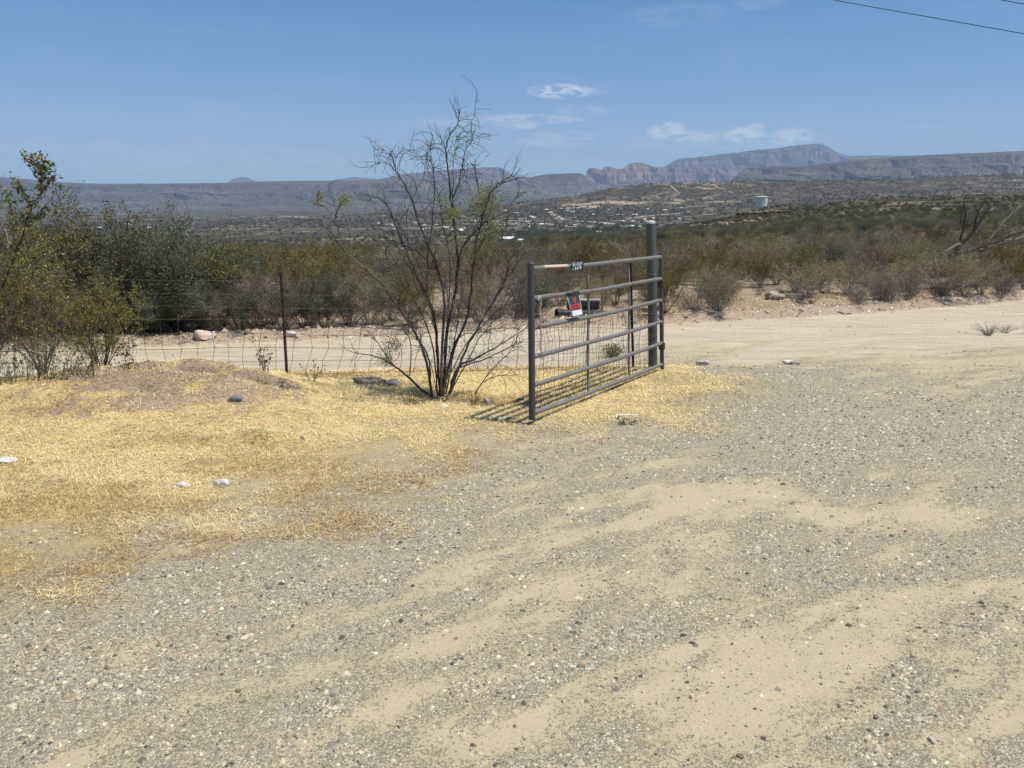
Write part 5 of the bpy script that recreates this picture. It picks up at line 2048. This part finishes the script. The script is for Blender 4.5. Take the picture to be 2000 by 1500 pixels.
def house(px, v, wpx, label, group=None, roofc=(.62, .62, .62), wallc=(.5, .45, .38), rz=0.0, depth=9.0, hh=3.0, gable=1.6):
    g = G(px, v, 420)
    d = g.y
    w_m = wpx / 1500.0 * d
    h_ = empty('house', g, label, 'house', group, rz)
    m = MB()
    m.box(0, 0, hh / 2 - 1.0, w_m, depth, hh + 2.0, wallc)
    m.build('wall', M['wall'], h_)
    m = MB()
    a, b = w_m / 2 + .5, depth / 2 + .6
    m.add([(-a, -b, hh - .05), (a, -b, hh - .05), (a, b, hh - .05), (-a, b, hh - .05), (-a, 0, hh + gable), (a, 0, hh + gable)],
          [(0, 1, 5, 4), (2, 3, 4, 5), (1, 2, 5, 5), (3, 0, 4, 4)], roofc)
    m.build('roof', M['wall'], h_)
    m = MB()
    for k in range(max(1, int(w_m // 6))):
        xx = -w_m / 2 + (k + .5) * w_m / max(1, int(w_m // 6))
        m.box(xx, -depth / 2 - .02, hh * .55, 1.4, .12, 1.2, (.05, .06, .07))
    m.build('window', M['wall'], h_)
    return h_


WR = (.80, .80, .80)
house(990, 470, 26, 'long white roofed shed in the valley right of the bare shrub', roofc=WR, wallc=(.5, .5, .48), depth=14, gable=3)
house(1018, 473, 12, 'small white shed at the right end of the long shed', roofc=WR)
house(552, 514, 34, 'pale roofed building seen through the thicket at the T-post', roofc=(.60, .64, .68), wallc=(.45, .47, .5), depth=12)
house(790, 492, 12, 'grey white cabin behind the stems of the bare shrub', roofc=(.6, .62, .66))
house(747, 490, 12, 'grey roofed cabin left of the bare shrub middle stems', roofc=(.55, .57, .6))
house(195, 446, 9, 'white house left of two pale roofs above the left thicket', roofc=WR)
house(247, 439, 10, 'white house in the valley above the middle of the left thicket', roofc=WR)
house(291, 446, 7, 'small white house beside the pale bare tree', roofc=WR)
house(1058, 440, 9, 'white roofed house in the middle of the valley town', roofc=WR)
house(1210, 421, 12, 'white flat building near the end of the straight valley road', roofc=WR, gable=.6)
house(1002, 440, 14, 'cream long building at the left part of the valley town', roofc=(.7, .66, .56), gable=.8)
house(1005, 417, 16, 'pale long building high in the valley town', roofc=(.75, .72, .66), gable=.8)
house(1240, 421, 10, 'white roofed building above the gate post in the valley', roofc=WR)
hr = random.Random(8)
for k in range(34):
    px = hr.uniform(900, 1340)
    v = hr.uniform(404, 462)
    if abs(px - 990) < 30 and v > 455:
        continue
    house(px, v, hr.uniform(4, 10), 'tiny pale roofed house among the trees of the valley town', 'tiny houses of the valley town', roofc=hr.choice([WR, (.6, .57, .5), (.45, .4, .36), (.7, .68, .62)]),
          wallc=(.42, .36, .28), rz=hr.uniform(-.5, .5), depth=8)
for k in range(14):
    px = hr.uniform(720, 900)
    v = hr.uniform(436, 452)
    house(px, v, hr.uniform(4, 8), 'tiny pale house on the valley floor behind the bare shrub', 'tiny houses left of the valley town', roofc=hr.choice([WR, (.6, .57, .5)]), rz=hr.uniform(-.5, .5), depth=8)


def ribbon(name, pxs, width, c, lift=1.2):
    pts = [G(*q, 420) for q in pxs]
    fine = []
    for i in range(len(pts) - 1):
        for t in np.linspace(0, 1, 14, endpoint=False):
            q = pts[i].lerp(pts[i + 1], t)
            q.z = float(zg(q.x, q.y)) + lift
            fine.append(q)
    V = []
    for i, q in enumerate(fine):
        d = fine[min(i + 1, len(fine) - 1)] - fine[max(i - 1, 0)]
        n_ = Vector((-d.y, d.x, 0)).normalized() * width / 2
        wob_ = .65 + .7 * float(fbm(np.array(i * .35 + q.x * .01), np.array(2.2), 2))
        for f_ in (-1, -.6, -.2, .2, .6, 1):
            r_ = q + n_ * f_ * wob_
            V.append((r_.x, r_.y, float(zg(r_.x, r_.y)) + lift * (1 - .8 * abs(f_))))
    m = MB()
    m.add(V, [(6 * i + j, 6 * i + j + 1, 6 * i + j + 7, 6 * i + j + 6) for i in range(len(fine) - 1) for j in range(5)], c)
    return m.build(name, M['wall'], kind='structure')


ribbon('valley_road', [(1075, 414), (1088, 423), (1098, 428), (1140, 432), (1175, 435), (1205, 438)], 20, (.42, .36, .28))
ribbon('valley_road', [(950, 433), (1000, 435), (1060, 437), (1100, 441), (1130, 443)], 16, (.42, .36, .29))
ribbon('valley_road', [(1098, 428), (1060, 426), (1020, 428), (960, 425)], 14, (.40, .34, .27))
ribbon('valley_road', [(1215, 428), (1250, 424), (1290, 420), (1350, 413)], 14, (.40, .34, .27))
ribbon('hill_track', [(1308, 362), (1315, 367), (1320, 372), (1330, 378)], 7, (.34, .27, .20))
ribbon('hill_track', [(1384, 353), (1390, 360), (1402, 366), (1420, 372), (1434, 378)], 7, (.34, .27, .20))

for pts_, wd, cc_ in (([(905, 430), (960, 431), (1010, 431), (1050, 432)], 40, (.36, .30, .23)), ([(930, 437), (990, 439), (1050, 440)], 22, (.34, .29, .23)),
                      ([(1100, 400), (1150, 398), (1210, 396), (1260, 397)], 60, (.33, .26, .19)), ([(1090, 407), (1130, 405), (1180, 404)], 45, (.36, .29, .21)),
                      ([(1000, 447), (1040, 448), (1100, 450), (1150, 449)], 14, (.30, .26, .20)), ([(745, 448), (800, 446), (880, 444)], 26, (.27, .22, .17)),
                      ([(500, 425), (560, 422), (620, 424), (680, 420)], 60, (.25, .20, .15)), ([(1180, 441), (1240, 443), (1290, 440)], 12, (.30, .26, .2))):
    ribbon('bare_ground', pts_, wd, cc_, 0.8)

# dark rock ledges on the knoll right of the gate post
for li, (pts_, yl) in enumerate((([(1318, 446), (1350, 447), (1385, 447), (1420, 445), (1455, 444), (1492, 441)], 150), ([(1338, 420), (1375, 421), (1420, 420), (1465, 419), (1505, 418), (1540, 416)], 215))):
    m = MB()
    rl = random.Random(li + 3)
    o0 = None
    for i in range(len(pts_) - 1):
        for t in (0, .25, .5, .75):
            px_ = pts_[i][0] * (1 - t) + pts_[i + 1][0] * t
            v_ = pts_[i][1] * (1 - t) + pts_[i + 1][1] * t
            q = G(px_, v_, 90)
            if o0 is None:
                o0 = q.copy()
            w_l = (pts_[i + 1][0] - pts_[i][0]) / 4 / 1500 * q.y * 1.5
            sub_ = 1
            d_ = q - o0
            rock_mesh(m, 1, (w_l, 3.0, rl.uniform(.55, 1.1)), 300 + li * 40 + i * 4 + int(t * 4), (.26, .20, .15), (d_.x, d_.y, d_.z + .55 + rl.uniform(-.1, .2)), rl.uniform(-.2, .2))
            rock_mesh(m, 1, (w_l * .8, 1.6, .9), 400 + li * 40 + i * 4 + int(t * 4), (.05, .04, .035), (d_.x, d_.y + .9, d_.z), 0)  # near-black recessed blocks: shade under the overhanging slabs put into the colour
    o = m.build('rock_ledge', M['stone'], label=('lower', 'upper')[li] + ' dark broken rock ledge on the hillside right of the gate post', category='rock ledge', group='rock ledges on the knoll')
    o.location = o0

# trees of the valley town : dark green mass too small and many to count
tp = []
for _ in range(1500):
    px = hr.gauss(1120, 110)
    v = hr.uniform(402, 468)
    if hr.random() < .35:
        px, v = hr.uniform(120, 1000), hr.uniform(425, 500)
    q = px_dir(px, v)
    y = hr.choice([1, 1, 1]) * 0
    tp.append((px, v))
tpts = []
for px, v in tp:
    g = G(px, v, 420)
    if g.y < 350 or g.y > 6000:
        continue
    tpts.append((g.x, g.y, g.z - .3, hr.uniform(3.0, 8.5), hr.uniform(0, 6.28)))
for _ in range(15000):
    y = hr.choice([2250, 2250, 1000]) * math.exp(hr.uniform(0, .45 if hr.random() < .8 else 1.2))
    x = hr.uniform(-.72, .78) * y
    if hr.random() < float(fbm(np.array(x * .004), np.array(y * .004), 3)) * 1.25 - .1:
        continue
    tpts.append((x, y, float(zg(x, y)) - .4, hr.uniform(3.5, 7.5), hr.uniform(0, 6.28)))
scatter('valley_trees', source('mesquite'), tpts, None, KINDS['mesquite'][0][2])
